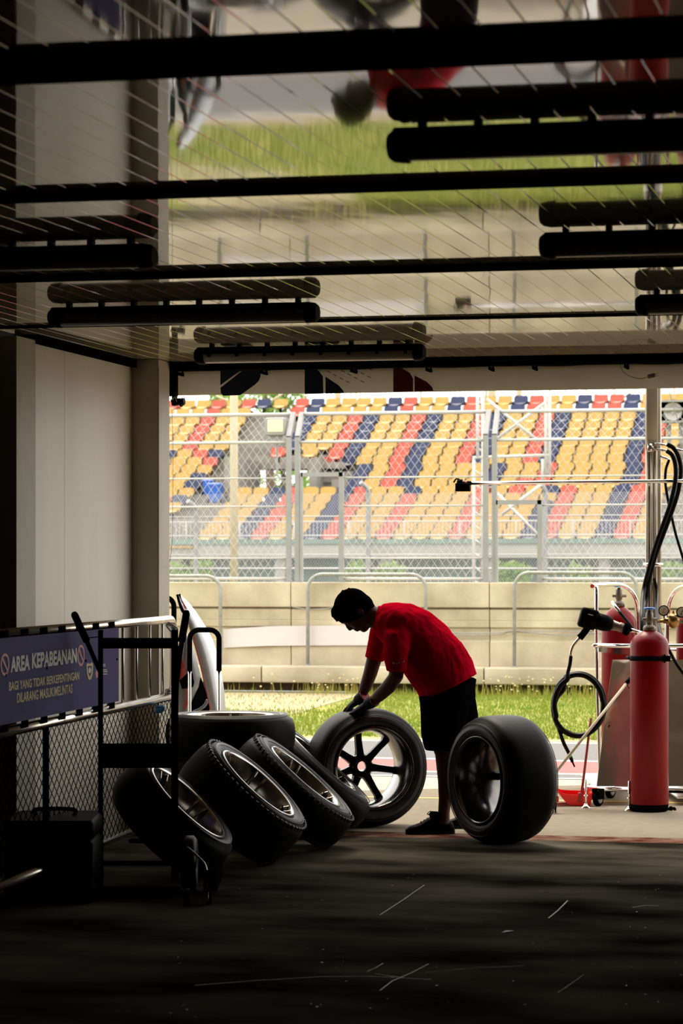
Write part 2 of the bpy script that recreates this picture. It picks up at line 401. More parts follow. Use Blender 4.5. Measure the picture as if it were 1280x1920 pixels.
# fluorescent fittings
def lamp(px0, py, Yl, label, side=1):
    a = WY(px0, py, Yl); L = 1.245; x0 = a.x if side > 0 else a.x-L; zc = ZC-.012
    t = thing('ceiling_lamp', label, 'lamp', (x0+L/2, Yl, zc-.085), 'long fluorescent fittings under the ceiling')
    b = MB()
    def sec(x, k):   # rounded lower body
        return [V(x, Yl+.062*k*math.cos(q), zc-.040-.045*k*math.sin(q)) for q in [math.pi*i/12 for i in range(13)]]
    b.rings([sec(x0+.03, .86), sec(x0+.05, 1), sec(x0+L-.05, 1), sec(x0+L-.03, .86)], True); b.build('diffuser', M['lamp_diffuser'], t)
    b = MB(); b.rbox((x0+L/2, Yl, zc-.022), V(0,.066,0), V(0,0,.020), V(L/2-.02,0,0), .010); b.build('housing', M['lamp_housing'], t)
    for xx, sg in ((x0, 1), (x0+L, -1)):
        b = MB(); b.rings([[V(xx+sg*dx, Yl+.060*k*math.cos(q)*1.12, zc-.044-.046*k*math.sin(q)) for q in [2*math.pi*i/16 for i in range(16)]] for dx, k in ((0, .72), (.012, .93), (.03, 1), (.052, 1.03), (.055, .95))])
        b.build('end_cap', M['lamp_housing'], t)
    for k in range(8):
        xx = x0+.09+k*(L-.18)/7; b = MB(); b.box((xx-.008, Yl-.072, zc-.055), (xx+.008, Yl-.060, zc-.018)); b.build('clip', M['lamp_housing'], t)
        b = MB(); b.box((xx-.01, Yl-.02, zc-.004), (xx+.01, Yl+.02, ZC+.001)); b.build('mount', M['lamp_housing'], t)
    return t
def YL(px, py):    # depth of a line on the ceiling seen at px, py
    Z = (ZC-H)*F/(HZ-py); return W(px, py, Z).y
lamp(367, 647, YL(367, 648), 'long ceiling lamp nearest the opening, just above the banner')
y2 = YL(596, 562)
lamp(596, 562, y2, 'ceiling lamp above the pale left wall panels, second back from the opening', -1)
lamp(1192, 549, y2, 'ceiling lamp cut by the right edge, lowest of the three on the right')
y3 = YL(1013, 432)
lamp(1013, 432, y3, 'ceiling lamp at right, middle of the three on the right')
lamp(290, 447, y3, 'black ceiling lamp at the left edge below the dark third beam', -1)
y4 = YL(730, 236)
lamp(730, 236, y4, 'nearest and biggest ceiling lamp, black, at upper right')

# ------------------------------------------------------------------ ground outside
def gy(px, py): return G(px, py).y
def slab(name, m, ya, yb, z=0.0, xa=-60, xb=60, label=None, thick=.2):
    b = MB(); b.box((xa, ya, z-thick), (xb, yb, z)); return struct(b.build(name, M[m], origin=(0, ya, z)), label)
y_in = YO-.06
ye = gy(1150, 1569)
slab('red_threshold_stripe', 'stripe_red', y_in, ye, 0, -4.8, XR, 'faded red painted stripe along the garage threshold')
ya = gy(1080, 1461)
# ribbed apron with real ribs
b = MB(); b.box((-30, ye, -.2), (30, ya, -.004))
apron = struct(b.build('pit_apron', M['apron'], origin=(0, ye, 0)), 'ribbed beige pit apron outside the garage')
b = MB(); st = .033; xa_, xb_ = -4.9, 2.2; L_ = ya-ye
k = xa_-L_
while k < xb_:
    p0 = Vector((k, ye, 0)); d = Vector((1, .55, 0)).normalized()
    t0, t1 = 0, L_/d.y
    xs, xe = p0.x, p0.x+d.x*t1
    if xs < xa_: t0 = (xa_-xs)/d.x
    if xe > xb_: t1 = (xb_-xs)/d.x
    if t1 > t0:
        a, c_ = p0+d*t0, p0+d*t1; q = Vector((-d.y, d.x, 0))*.007
        b.add([a-q-V(0,0,.004), c_-q-V(0,0,.004), c_+V(0,0,.001), a+V(0,0,.001), a+q-V(0,0,.004), c_+q-V(0,0,.004)], [(0,1,2,3), (3,2,5,4)])
    k += st
b.build('apron_rib', M['apron'], apron)['kind'] = 'stuff'
yy = gy(1240, 1505); b = MB(); b.box((-12, yy-.03, -.003), (6, yy+.03, .003)); struct(b.build('yellow_line', M['line_yellow']))
slab('white_line', 'line_white', ya, gy(1080, 1459.0), .001)
slab('pit_lane_edge', 'asphalt', gy(1080, 1459.0), gy(1080, 1452.5), 0)
slab('white_line', 'line_white', gy(1080, 1452.5), gy(1080, 1450.5), .001)
slab('red_lane', 'kerb_red', gy(1080, 1450.5), gy(1080, 1428), 0, label='red painted lane along the pit road')
slab('white_line', 'line_white', gy(1080, 1428), gy(1080, 1426), .001)
slab('pit_road', 'asphalt', gy(1080, 1426), gy(1080, 1394.5), 0, label='grey asphalt pit road')
slab('white_line', 'line_white', gy(1080, 1394.5), gy(1080, 1393), .001)
yk = gy(1080, 1388); slab('kerb_strip', 'kerb_tan', gy(1080, 1393), yk, .002)
YW = 32.7          # front face of the concrete barrier
slab('grass_ground', 'grass_ground', yk, YW-.2, 0, label='bright green mown grass between pit road and concrete barrier')
b = MB(); b.box((-60, YW-.2, -.2), (60, 140, -.001)); struct(b.build('track_ground', M['asphalt']))
pp = [G(*p) for p in ((300,1312), (300,1352), (420,1346), (520,1344), (560,1338), (600,1325), (655,1308), (650,1306))]
pp[-1].y = YW-.25; pp[-2].y = YW-.6; pp.append(V(pp[0].x, YW-.25, 0))
b = MB(); b.prism([p+V(0,0,.0) for p in pp], V(0, 0, .006)); struct(recalc(b.build('dirt_path', M['dirt_path'])), 'pale bare path beside the grass in front of the barrier')
# thin pipe line at the foot of the barrier
b = MB(); b.cyl((-14, YW-.62, .02), (WY(655, 1306, YW-.6).x, YW-.62, .02), .012, n=8)
tag(b.build('ground_pipe', M['galvanised']), 'thin grey pipe lying on the ground below the concrete barrier', 'pipe')
# grass blades
R = random.Random(7); b = MB()
xmin = WY(300, 1340, 30).x
def inpath(x, y):
    return y > YW-4.6 and x < lerp(pp[5].x+.3, pp[6].x, (y-(YW-4.6))/4.2) and y > pp[1].y+.3
for k in range(30000):
    y = lerp(yk+.05, YW-.3, R.random()); x0_ = (300-640)/F; x1_ = (1300-640)/F
    Zr = y/CT*1.02; x = R.uniform(-.293*y-.5, -.092*y+.5)
    if inpath(x, y) and R.random() < .85: continue
    h = R.uniform(.02, .055)*(1+1.2*max(0, (y-YW+1.4))); a = R.uniform(0, 3.14); wv = V(math.cos(a), math.sin(a), 0)*.006
    l = V(R.uniform(-.02, .02), R.uniform(-.02, .02), h)
    b.add([V(x, y, 0)-wv, V(x, y, 0)+wv, V(x, y, 0)+l], [(0, 1, 2)])
tag(b.build('grass', M['grass_blade'], origin=(0, yk, 0)), 'short green grass blades growing between pit road and barrier', 'grass', kind='stuff')
b = MB(); fl = MB()
for k in range(330):
    px = R.choice([R.uniform(560, 700), R.uniform(880, 1130), R.uniform(880, 1130), R.uniform(420, 1180)])
    Yp = YW-R.uniform(.62, .95); x = WY(px, 1300, Yp).x; h = R.uniform(.06, .24)
    top = V(x+R.uniform(-.04, .04), Yp+R.uniform(-.03, .03), h); wv = V(.0035, 0, 0)
    b.add([V(x, Yp, 0)-wv, V(x, Yp, 0)+wv, top], [(0, 1, 2)])
    if k % 4 == 0: fl.ball(top, R.uniform(.008, .014), n=6, m=4)
o = tag(b.build('wild_weeds', M['weed'], origin=(-7, YW-.8, 0)), 'thin seeding weeds with pale flower heads along the barrier foot', 'weeds', kind='stuff')
fl.build('flower_head', M['weed_flower'], o)['kind'] = 'stuff'
# dark footing under the ledge
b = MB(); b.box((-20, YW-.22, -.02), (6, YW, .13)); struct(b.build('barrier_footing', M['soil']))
b = MB(); p = WY(1072, 1290, YW-.35); b.rbox(p+V(0,0,-.01), V(.085,0,0), V(0,0,.07), V(0,.08,0), .03); b.rbox(p+V(0,-.085,-.01), V(.05,0,0), V(0,0,.04), V(0,.01,0), .02); o = b.build('track_drain', M['black_plastic']); tag(o, 'small black box on the ground under the ledge, seen through the hose coil', 'box')

# ------------------------------------------------------------------ concrete barrier modules, ledge slabs
prof = [(0,.32),(0,.62),(.015,.632),(.03,.64),(.03,.79),(0,.80),(0,.868),(.004,.876),(0,.884),(0,1.012),(.05,1.018),(.05,1.034),(-.02,1.042),(-.02,1.338),(-.01,1.343),(.35,1.343),(.35,0),(0,0)]
jx = [WY(545.5, 1150, YW).x, WY(917.5, 1150, YW).x]; w_ = jx[1]-jx[0]
mods = [(jx[0]-w_, jx[0], 'concrete barrier section left of the first bent fence post pair'), (jx[0], jx[1], 'concrete barrier section between the two bent fence post pairs, behind the man'),
        (jx[1], jx[1]+w_, 'concrete barrier section right of the second bent fence post pair, behind the gas bottle trolley')]
for a, c_, lab in mods:
    b = MB(); b.rings([[V(x, YW+y, z) for y, z in prof] for x in (a+.006, c_-.006)], True, True, True, False)
    tag(recalc(b.build('concrete_barrier', M['concrete'])), lab, 'barrier', 'concrete barrier sections')
b = MB(); b.rings([[V(x, YW+y, z) for y, z in prof] for x in (jx[1]+w_+.006, jx[1]+w_*4)], True, True, True, False); struct(recalc(b.build('pit_wall_continuation', M['concrete'])))
lx = WY(489.5, 1265, YW-.5).x
for a, c_, lab in ((lx-2.6, lx, 'concrete ledge slab at the barrier foot, left of the slab joint'), (lx, lx+2.75, 'long concrete ledge slab at the barrier foot behind the bending man'), (lx+2.75, lx+5.5, 'concrete ledge slab at the barrier foot behind the hose coil')):
    b = MB(); b.rbox(((a+c_)/2, YW-.253, .222), V(0,.245,0), V(0,0,.10), V((c_-a)/2-.008,0,0), .015, 2)
    tag(recalc(b.build('ledge_slab', M['concrete'])), lab, 'concrete slab', 'ledge slabs below the barrier')
# white sheet and cables on the wall
b = MB(); pts = [(419,1180,1214.5),(460,1177,1212.5),(500,1174.5,1211),(545,1173.5,1210.5),(640,1173,1210),(720,1173,1210),(800,1174,1210)]
fr = [[WY(x, ya_, YW-.02-.02*math.sin(i*.8)), WY(x, yb_, YW-.03-.01*math.sin(i))] for i, (x, ya_, yb_) in enumerate(pts)]
b.rings(fr, False, False, False); b.rings([[p+V(0,.003,0) for p in r] for r in fr][::-1], False, False, False)
tag(b.build('white_sheet', M['sheet_white']), 'long white plastic sheet hung on the concrete barrier', 'sheet')
b = MB()
b.tube(smooth_path([WY(x, y, YW-.03) for x, y in ((546,1137),(575,1142),(610,1141),(640,1137),(690,1139))]), .006, 6)
b.tube(smooth_path([WY(x, y, YW-.03) for x, y in ((780,1187),(862,1187),(930,1187),(960,1183),(975,1184),(1060,1184),(1120,1187),(1200,1187))]), .007, 6)
b.tube(smooth_path([WY(x, y, YW-.025) for x, y in ((780,1190),(862,1191),(935,1190),(958,1185),(1010,1188),(1060,1192),(1120,1188),(1200,1190))]), .007, 6)
tag(b.build('wall_cable', M['galvanised']), 'grey cables sagging along the concrete barrier', 'cable')

# ------------------------------------------------------------------ galvanised guard hoops on the ledge
def hoop(px0, px1, pyt, label, Yh):
    a = WY(px0, 1245, Yh); c_ = WY(px1, 1245, Yh); zt = WY((px0+px1)/2, pyt, Yh).z; r = .18; base = .322; path = [V(a.x, Yh, base)]
    path += [V(a.x+r-r*math.cos(t), Yh, zt-r+r*math.sin(t)) for t in [math.pi/2*i/8 for i in range(9)]]
    path += [V(c_.x-r+r*math.sin(t), Yh, zt-r+r*math.cos(t)) for t in [math.pi/2*i/8 for i in range(9)]]
    path.append(V(c_.x, Yh, base))
    b = MB(); b.tube(path, .022, 10)
    for e in (a, c_): b.cyl((e.x, Yh, base), (e.x, Yh, base+.012), .045, n=12)
    tag(b.build('guard_hoop', M['galvanised']), label, 'guard rail', 'galvanised hoops on the ledge')
hoop(193, 413, 1080, 'galvanised hoop rail at left, partly hidden by the garage column', YW-.1)
hoop(577, 798, 1077, 'galvanised hoop rail standing on the ledge behind the man', YW-.1)
hoop(964, 1193, 1074, 'galvanised hoop rail standing on the ledge left of the mast', YW-.1)

# ------------------------------------------------------------------ wire fences
def chain(mb, O, U, Vv, w, h, cw, ch, r, holes=()):
    """diagonal wires over the rectangle O + u*U + v*V, 0<u<w, 0<v<h, clear of the holes"""
    U = U.normalized(); Vv = Vv.normalized(); nrm = U.cross(Vv).normalized(); sl = ch/cw
    def seg(u0, v0, u1, v1):
        p, q = O+U*u0+Vv*v0, O+U*u1+Vv*v1; d = (q-p)
        if d.length < 1e-4: return
        d.normalize(); sd = d.cross(nrm)*r
        mb.add([p-sd, p+nrm*r, p+sd, q-sd, q+nrm*r, q+sd, p-nrm*r, q-nrm*r], [(0,3,4,1), (1,4,5,2), (2,5,7,6), (6,7,3,0)])
    for sg in (1, -1):
        c0 = -h/sl if sg > 0 else 0
        n_ = int((w+h/sl)/cw)+2
        for i in range(n_):
            u0 = c0+i*cw        # u at v=0; u = u0 + sg*v/sl
            ts = [0, h]
            if sg > 0: lo, hi = max(0, -u0*sl), min(h, (w-u0)*sl)
            else: lo, hi = max(0, (u0-w)*sl), min(h, u0*sl)
            if hi <= lo: continue
            pieces = [(lo, hi)]
            for (ha, hb, va, vb) in holes:
                np_ = []
                for (l, g) in pieces:
                    if sg > 0: l2, g2 = max(va, (ha-u0)*sl), min(vb, (hb-u0)*sl)
                    else: l2, g2 = max(va, (u0-hb)*sl), min(vb, (u0-ha)*sl)
                    if g2 <= l2 or g2 <= l or l2 >= g: np_.append((l, g)); continue
                    if l2 > l: np_.append((l, l2))
                    if g2 < g: np_.append((g2, g))
                pieces = np_
            for l, g in pieces: seg(u0+sg*l/sl, l, u0+sg*g/sl, g)
YF = YW+.12; ZB = 1.343
zb = WY(552, 820, YF).z                        # height of the bend
def fence_panel(xa, xb, gate, label):
    t = thing('fence_panel', label, 'fence', ((xa+xb)/2, YF, ZB), 'catch fence panels on the barrier')
    bd = V(0, .24, .31)
    for x in (xa+.035, xb-.035):
        b = MB(); b.obox((x, YF, (ZB+zb)/2), V(.03,0,0), V(0,.03,0), V(0,0,(zb-ZB)/2)); 
        b.obox(V(x, YF, zb)+bd*.5, V(.03,0,0), V(0,.031,-.024).normalized()*.03, bd*.5); b.obox((x, YF, ZB+.006), V(.05,0,0), V(0,.06,0), V(0,0,.006)); b.build('post', M['fence_grey'], t)
    g = None
    if gate:
        ga, gb, gt = gate
        g = (ga-xa, gb-xa, 0, gt-ZB)
    for z, r, gd in ((WY(450, 1085, YF).z, .018, 1), (WY(450, 1047, YF).z, .008, 1), (WY(450, 950, YF).z, .011, 1), (WY(450, 897, YF).z, .010, 0), (zb-.06, .018, 0)):
        b = MB()
        if g and z < gate[2]:
            b.cyl((xa+.05, YF, z), (gate[0], YF, z), r, n=8) if gate[0]-xa > .1 else None
            b.cyl((gate[1], YF, z), (xb-.05, YF, z), r, n=8)
        else: b.cyl((xa+.05, YF, z), (xb-.05, YF, z), r, n=8)
        b.build('rail', M['fence_wire'], t)
    b = MB(); b.cyl(V(xa+.05, YF, zb)+bd*.97, V(xb-.05, YF, zb)+bd*.97, .022, n=8); b.build('rail', M['fence_wire'], t)
    b = MB(); hh = zb-.06-ZB
    chain(b, V(xa+.06, YF-.01, ZB), V(1,0,0), V(0,0,1), xb-xa-.12, hh, .098, .142, .0024, [(g[0]-.06, g[1]-.06, -1, g[3])] if g else ())
    chain(b, V(xa+.06, YF-.01, zb-.06), V(1,0,0), bd, xb-xa-.12, bd.length+.06, .098, .142, .0024)
    b.build('wire_mesh', M['fence_wire'], t)
    if gate:
        b = MB(); ga, gb, gt = gate; w2 = .03
        for x in (ga+w2*.5, gb-w2): b.obox((x, YF-.02, (ZB+gt)/2), V(w2 if x > ga+w2 else w2*.5,0,0), V(0,.025,0), V(0,0,(gt-ZB)/2))
        b.obox(((ga+gb)/2, YF-.02, gt-.025), V((gb-ga)/2-.01,0,0), V(0,.025,0), V(0,0,.027))
        b.build('gate_frame', M['fence_grey'], t)
    return t
g1 = (WY(564, 900, YF).x, WY(645, 900, YF).x, WY(600, 886, YF).z)
g2 = (WY(929, 940, YF).x, WY(1017, 940, YF).x, WY(970, 938, YF).z)
j0, j1 = WY(549.5, 900, YF).x, WY(918.5, 900, YF).x; wp = j1-j0
fence_panel(j0-wp, j0-.02, None, 'wire fence panel on the barrier at left, beside the garage column')
fence_panel(j0+.02, j1-.02, g1, 'wire fence panel with gate opening, in the middle above the bending man')
fence_panel(j1+.02, j1+wp, g2, 'wire fence panel with gate opening, behind the horizontal boom')

YD = 49.0          # second, finer fence across the track
t = thing('debris_fence', 'finer wire fence with thin rails and hooked posts beyond the first fence', 'fence', (-11, YD, 0))
xa, xb = WY(300, 1000, YD).x-.5, WY(1300, 1000, YD).x+.5; zt = WY(640, 925, YD).z
for px in (367, 690, 1022):
    x = WY(px, 1000, YD).x; zt2 = WY(px, 905+(35 if px == 367 else 0), YD).z; b = MB()
    b.tube(smooth_path([V(x, YD, 0), V(x, YD, 1.2), V(x, YD, zt2-.35), V(x-.01, YD-.04, zt2-.12), V(x-.1, YD-.2, zt2)]), .045, 8); b.build('post', M['fence_grey'], t)
for py in (968, 1040, 1066):
    z = WY(640, py, YD).z; b = MB(); b.cyl((xa, YD, z), (xb, YD, z), .012 if py < 1060 else .02, n=6); b.build('rail', M['fence_wire'], t)
b = MB(); chain(b, V(xa, YD, .8), V(1,0,0), V(0,0,1), xb-xa, zt-.8, .05, .07, .0026); b.build('wire_mesh', M['fence_wire'], t)

# white lattice gantry, cream pole, floodlight, loudspeaker
YG = 40.0
t = thing('gantry_frame', 'white tubular lattice frame standing behind the wire fence', 'frame', WY(893, 1092, YG))
def bar(pts, r=.035, nm='tube'):
    b = MB(); b.tube([WY(x, y, YG) for x, y in pts], r, 6); b.build(nm, M['white_paint'], t)
for p in ([(895,735),(895,860)], [(905,735),(905,1150)], [(888,858),(888,1150)], [(1023,735),(1023,895)], [(1030,735),(1030,895)], [(1017,860),(1017,905)], [(886,858),(1032,853)], [(912,748),(1010,828)], [(1026,752),(932,822)],
          [(932,925),(1010,1005)], [(1015,908),(940,965)]): bar(p, .026)
for px in (888, 905):
    q = WY(px, 1120, YG); q = W(px, 1140, YG); b = MB(); b.tube([V(q.x, q.y, 0), q+UP*.1], .026, 6); b.build('tube', M['white_paint'], t)
for y in range(750, 860, 22): bar([(895, y), (905, y+11)], .012, 'brace')
for y in range(880, 1090, 26): bar([(888, y), (905, y+13)], .012, 'brace')
for y in range(750, 895, 22): bar([(1023, y), (1030, y+11)], .012, 'brace')
b = MB(); p = WY(438.5, 1095, 45); b.tube([V(p.x, 45, 0), V(p.x, 45, 6.5)], .068, 16); b.cyl((p.x, 45, 0), (p.x, 45, .05), .16); tag(b.build('lamp_post', M['cream_paint']), 'tall cream coloured round post behind the left fence panel', 'pole')
t = thing('floodlight', 'square grey floodlight with pale glass on the fence left of the post pair', 'lamp', WY(517, 800, YF+.1))
b = MB(); q = WY(517, 800, YF+.08); b.rbox(q, V(.13,0,0), V(0,0,.11), V(0,.05,0), .02); b.obox(q+V(0,.04,-.14), V(.09,0,0), V(0,.04,0), V(0,0,.04)); b.build('housing', M['fence_grey'], t)
b = MB(); b.rbox(q+V(.005,-.052,.01), V(.10,0,0), V(0,0,.078), V(0,.006,0), .012); b.build('glass', M['flood_glass'], t)
b = MB(); b.tube([q+V(0,.05,-.1), q+V(0,.06,-.6), q+V(.15,.06,-.75)], .016, 8); b.build('bracket', M['fence_grey'], t)
t = thing('loudspeaker', 'grey loudspeaker box with round white horn right of the mast', 'speaker', WY(1260, 790, YF+.3))
q = WY(1262, 772, YF+.3); b = MB(); s_ = .145
for ax, ay in ((V(s_,0,0), V(0,0,s_*.1)),):
    b.obox(q+V(0,0,s_*.86), V(s_*1.1,0,0), V(0,.12,0), V(0,0,.012)); b.obox(q-V(0,0,s_*.86), V(s_*1.1,0,0), V(0,.12,0), V(0,0,.012))
    b.obox(q+V(s_*1.08,0,0), V(.014,0,0), V(0,.12,0), V(0,0,s_*.86)); b.obox(q-V(s_*1.08,0,0), V(.014,0,0), V(0,.12,0), V(0,0,s_*.86))
b.build('cabinet', M['galvanised'], t)
b = MB(); b.obox(q+V(0,.11,0), V(s_,0,0), V(0,.006,0), V(0,0,s_*.85)); b.build('backing', M['black_plastic'], t)
b = MB(); b.lathe([(0,-.02),(.02,-.03),(.03,-.01),(.07,-.005),(.10,-.03),(.115,-.028),(.118,0),(.05,.06),(0,.07)], q+V(0,-.03,0), V(0,1,0), 24); b.build('horn', M['white_paint'], t)
for dx in (-.05, .09):
    b = MB(); b.obox(q+V(dx,0,-.26), V(.025,0,0), V(0,.02,0), V(0,0,.13)); b.build('leg', M['fence_grey'], t)
# ------------------------------------------------------------------ grandstand
def ztop(r): return 2.65+.2*r+.0039*r*r
def yrow(r): return 76.3+.70*r
def tread(r): return ztop(r)-.50
XC0 = WY(388, 1000, yrow(0)).x; DX = .5255
def xcol(c): return XC0+c*DX
AX0, AX1 = xcol(-16), xcol(60)
b = MB()
def step(r, xa, xb, ybk=None):
    z = tread(r); y0 = yrow(r)-.36; y1 = (yrow(r)+.36) if ybk is None else ybk
    b.box((xa, y0, z-.34), (xb, y1, z))
for r in range(18):
    if 7 <= r <= 11:
        step(r, AX0, xcol(-1.1)); step(r, xcol({7: 5.0, 8: 5.0, 9: 4.5, 10: 3.6, 11: 3.4}[r]), AX1)
    else: step(r, AX0, AX1, yrow(r)+1.6 if r == 17 else None)
# walls round the stair opening, its lintel
ya7, yb11 = yrow(7)-.36, yrow(12)-.3
for xx in (xcol(-1.1), xcol(3.45)): b.box((xx-.12, ya7+(1.2 if xx > xcol(1) else 0), 2.4), (xx+.12, yb11, tread(11)+.1))
b.box((xcol(-1.1), yb11-.25, 4.65), (xcol(3.5), yb11, tread(12))); b.box((xcol(-1.1), ya7, 2.6), (xcol(.3), yb11, 3.3))
b.box((xcol(.55), yb11-.3, 3), (xcol(.7), yb11, 4.7)); b.box((xcol(3.1), yb11-.3, 3), (xcol(3.25), yb11, 4.7))
struct(recalc(b.build('grandstand_terrace', M['concrete_grey'])), 'grey concrete grandstand steps with stair opening')
b = MB(); yp = yrow(0)-.75
zp1, zp0 = WY(640, 1022, yp).z, WY(640, 1046, yp).z
b.box((AX0, yp-.1, zp0), (AX1, yp+.5, zp1+.02)); struct(b.build('grandstand_front_wall', M['concrete_pale']), 'pale front wall of the grandstand')
b = MB(); b.box((AX0, yp-.16, zp1+.03), (AX1, yp+.1, zp1+.17)); struct(b.build('grandstand_front_rail', M['green_board']))
b = MB(); b.box((AX0, yp+.8, -.1), (AX1, yp+.9, zp0)); struct(b.build('grandstand_base_wall', M['green_board']))
for xx in [AX0+1.3+3.1*i for i in range(8)]:
    b = MB(); b.box((xx, yp+.1, -.1), (xx+.3, yp+.4, zp0)); struct(b.build('grandstand_pillar', M['concrete_pale']))
t = thing('balustrade', 'thin grey metal balustrade along the front of the grandstand', 'railing', ((AX0+AX1)/2, yp-.05, zp1))
za, zb2 = WY(640, 1004, yp).z, WY(640, 978, yp).z
for z in (za, zb2): b = MB(); b.cyl((AX0, yp-.05, z), (AX1, yp-.05, z), .022, n=6); b.build('rail', M['fence_wire'], t)
b = MB(); x = AX0
while x < AX1: b.cyl((x, yp-.05, zp1), (x, yp-.05, zb2), .008, n=4); x += .11
b.build('baluster', M['fence_wire'], t)['kind'] = 'stuff'
b = MB(); x = AX0
while x < AX1: b.cyl((x, yp-.05, zp1), (x, yp-.05, zb2+.02), .024, n=6); x += 1.6
b.build('post', M['fence_wire'], t)['kind'] = 'stuff'
b = MB(); b.obox(WY(330, 1026, yp-.13), V(.5,0,0), V(0,.05,0), V(0,0,.03)); tag(b.build('orange_board', M['seat_yellow']), 'narrow orange board on the pale wall at far left', 'board')
# back fence of the stand
yb_ = yrow(17)+1.3; t = thing('back_fence', 'tall thin-barred fence behind the top row of seats', 'fence', ((AX0+AX1)/2, yb_, tread(17)))
b = MB(); x = xcol(1)
while x < AX1: b.box((x-.012, yb_-.01, tread(17)), (x+.012, yb_+.01, 9.2)); x += .17
b.build('bar', M['white_paint'], t)['kind'] = 'stuff'
for px in (570, 668, 789, 912, 1030, 1152, 1263):
    p = WY(px, 740, yb_); b = MB(); b.box((p.x-.03, yb_-.05, tread(17)), (p.x+.03, yb_, 9.2)); b.build('post', M['cream_paint'], t)
for px, wd_ in ((634, 9), (923, 13), (974, 9)):
    p = WY(px, 740, yb_-.2); b = MB(); b.box((p.x-wd_*.009, yb_-.4, tread(17)), (p.x+wd_*.009, yb_-.2, 9.4)); tag(b.build('roof_post', M['cream_paint']), {634: 'cream roof post rising behind the top seats left of centre', 923: 'thick cream roof post behind the top seats, near the second bent fence posts', 974: 'cream roof post behind the dark blue seat in the top row'}[px], 'post')
for i, (p0, p1) in enumerate((((405,742),(440,757)), ((530,738),(500,757)), ((1092,728),(1140,752)), ((1200,724),(1165,748)))):
    b = MB(); b.tube([WY(*p0, yb_-.1), WY(*p1, yb_-.1)], .035, 6); b.build('brace', M['cream_paint'], t)

# seats: one shell per colour, then copies
def seat_mb():
    s = MB(); prof = [(-.24, .20), (-.20, .235), (-.05, .215), (.05, .20), (.105, .235), (.12, .31), (.135, .38), (.155, .44), (.165, .475), (.18, .50)]
    hw = [.19, .222, .235, .235, .235, .238, .240, .236, .222, .17]; nu = 8; R_ = []; B_ = []
    for (y, z), w_ in zip(prof, hw):
        ra = []; rb = []
        for i in range(nu+1):
            u = i/nu*2-1; e = abs(u)**3
            lift = .035*e if z < .24 else 0; fwd = -.05*e if z > .22 else 0
            ra.append(V(u*w_, y+fwd, z+lift)); rb.append(V(u*w_*.97, y+fwd+(.03 if z > .23 else .0), z+lift-(.0 if z > .3 else .03)))
        R_.append(ra); B_.append(rb)
    s.rings(R_, False, False, False); s.rings(B_[::-1], False, False, False)
    for q in (0, nu):
        s.rings([[a[q] for a in R_], [a[q] for a in B_]] if q else [[a[q] for a in B_], [a[q] for a in R_]], False, False, False)
    s.rings([R_[-1], B_[-1]], False, False, False); s.rings([B_[0], R_[0]], False, False, False)
    return s
LEG = lambda s: (s.box((-.03, -.06, 0), (.03, .10, .2)), s.box((-.252, -.03, .19), (-.238, .12, .30)), s.box((.238, -.03, .19), (.252, .12, .30)))
proto = {}
for k, m in (('y', 'seat_yellow'), ('r', 'seat_red'), ('b', 'seat_blue')):
    s = seat_mb(); s.m = 1; LEG(s)
    me = s.build('stadium_seat', [M[m], M['black_plastic']], local=True)
    proto[k] = me
ORD = ['first', 'second', 'third', 'fourth', 'fifth', 'sixth', 'seventh', 'eighth', 'ninth', 'tenth', 'eleventh', 'twelfth']
def th(n): return ['1st', '2nd', '3rd'][n-1] if n <= 3 else ('%dst' % n if n == 21 else '%dnd' % n if n == 22 else '%drd' % n if n == 23 else '%dth' % n)
CN = {'y': 'yellow', 'r': 'red', 'b': 'dark blue'}
D_ = 'yybryybryyryyyryyybryybry'      # columns 0.. rows 0-6
B_ = ' byyrbyyrbyyrbyyrbyyyybry'      # rows 10-15
C_ = '      byrbyyyybyyryyyybry'      # rows 7-9
A_ = {c: k for c, k in zip(range(1, 25), 'byyyybryybryybryybrrbyyy')}
seats = []
for r in range(18):
    for cidx in range(0, 25):
        if r <= 6: k = D_[cidx]
        elif r <= 9: k = C_[cidx]
        elif r <= 11: k = B_[cidx] if cidx >= 4 else ' '
        elif r <= 15: k = B_[cidx]
        else: k = A_.get(cidx, 'r' if cidx == 0 else ' ')
        if r == 6 and cidx == 10: k = 'b'
        if r in (6, 7) and cidx == 16: k = 'r'
        if r == 5 and cidx == 18: k = 'y'
        if k != ' ': seats.append((r, cidx, cidx+(0.3 if r <= 9 and r >= 7 else 0), k, 'm'))
LB = {17: 'ryryyr', 16: 'yyryyy', 15: 'yyryy', 14: 'yyryy', 13: 'yyryy', 12: 'yyryy', 11: 'bryb', 10: 'ryyy', 9: 'yyy', 8: 'byyy', 7: 'byy', 6: 'yy', 5: 'br', 4: 'yb'}
for r, sq in LB.items():
    for i, k in enumerate(sq): seats.append((r, i, -3.5-i, k, 'l'))
seats += [(17, 90, -2.5, 'b', 'x'), (17, 91, -1.4, 'y', 'x')]
back = [s for s in seats if s[0] >= 12]; front = [s for s in seats if s[0] < 12]
first = {'y': 1, 'r': 1, 'b': 1}
for r, i, cc, k, blk in front:
    if first[k]: o = proto[k]; first[k] = 0
    else: o = proto[k].copy(); COL.objects.link(o)
    o.location = (xcol(cc), yrow(r), tread(r))
    if blk == 'm':
        n0 = min(s[1] for s in front if s[0] == r and s[4] == 'm')
        lab = '%s stadium seat, %s row from the bottom, %s from left in the big block' % (CN[k], ORD[r], th(i-n0+1))
    else:
        lab = '%s stadium seat left of the stairs, %s row up, %s from the stairs' % (CN[k], ORD[r], th(i+1))
    tag(o, lab, 'seat', 'stadium seats in the grandstand')
s = MB(); base = {k: seat_mb() for k in 'y'}['y']; lg = MB(); LEG(lg)
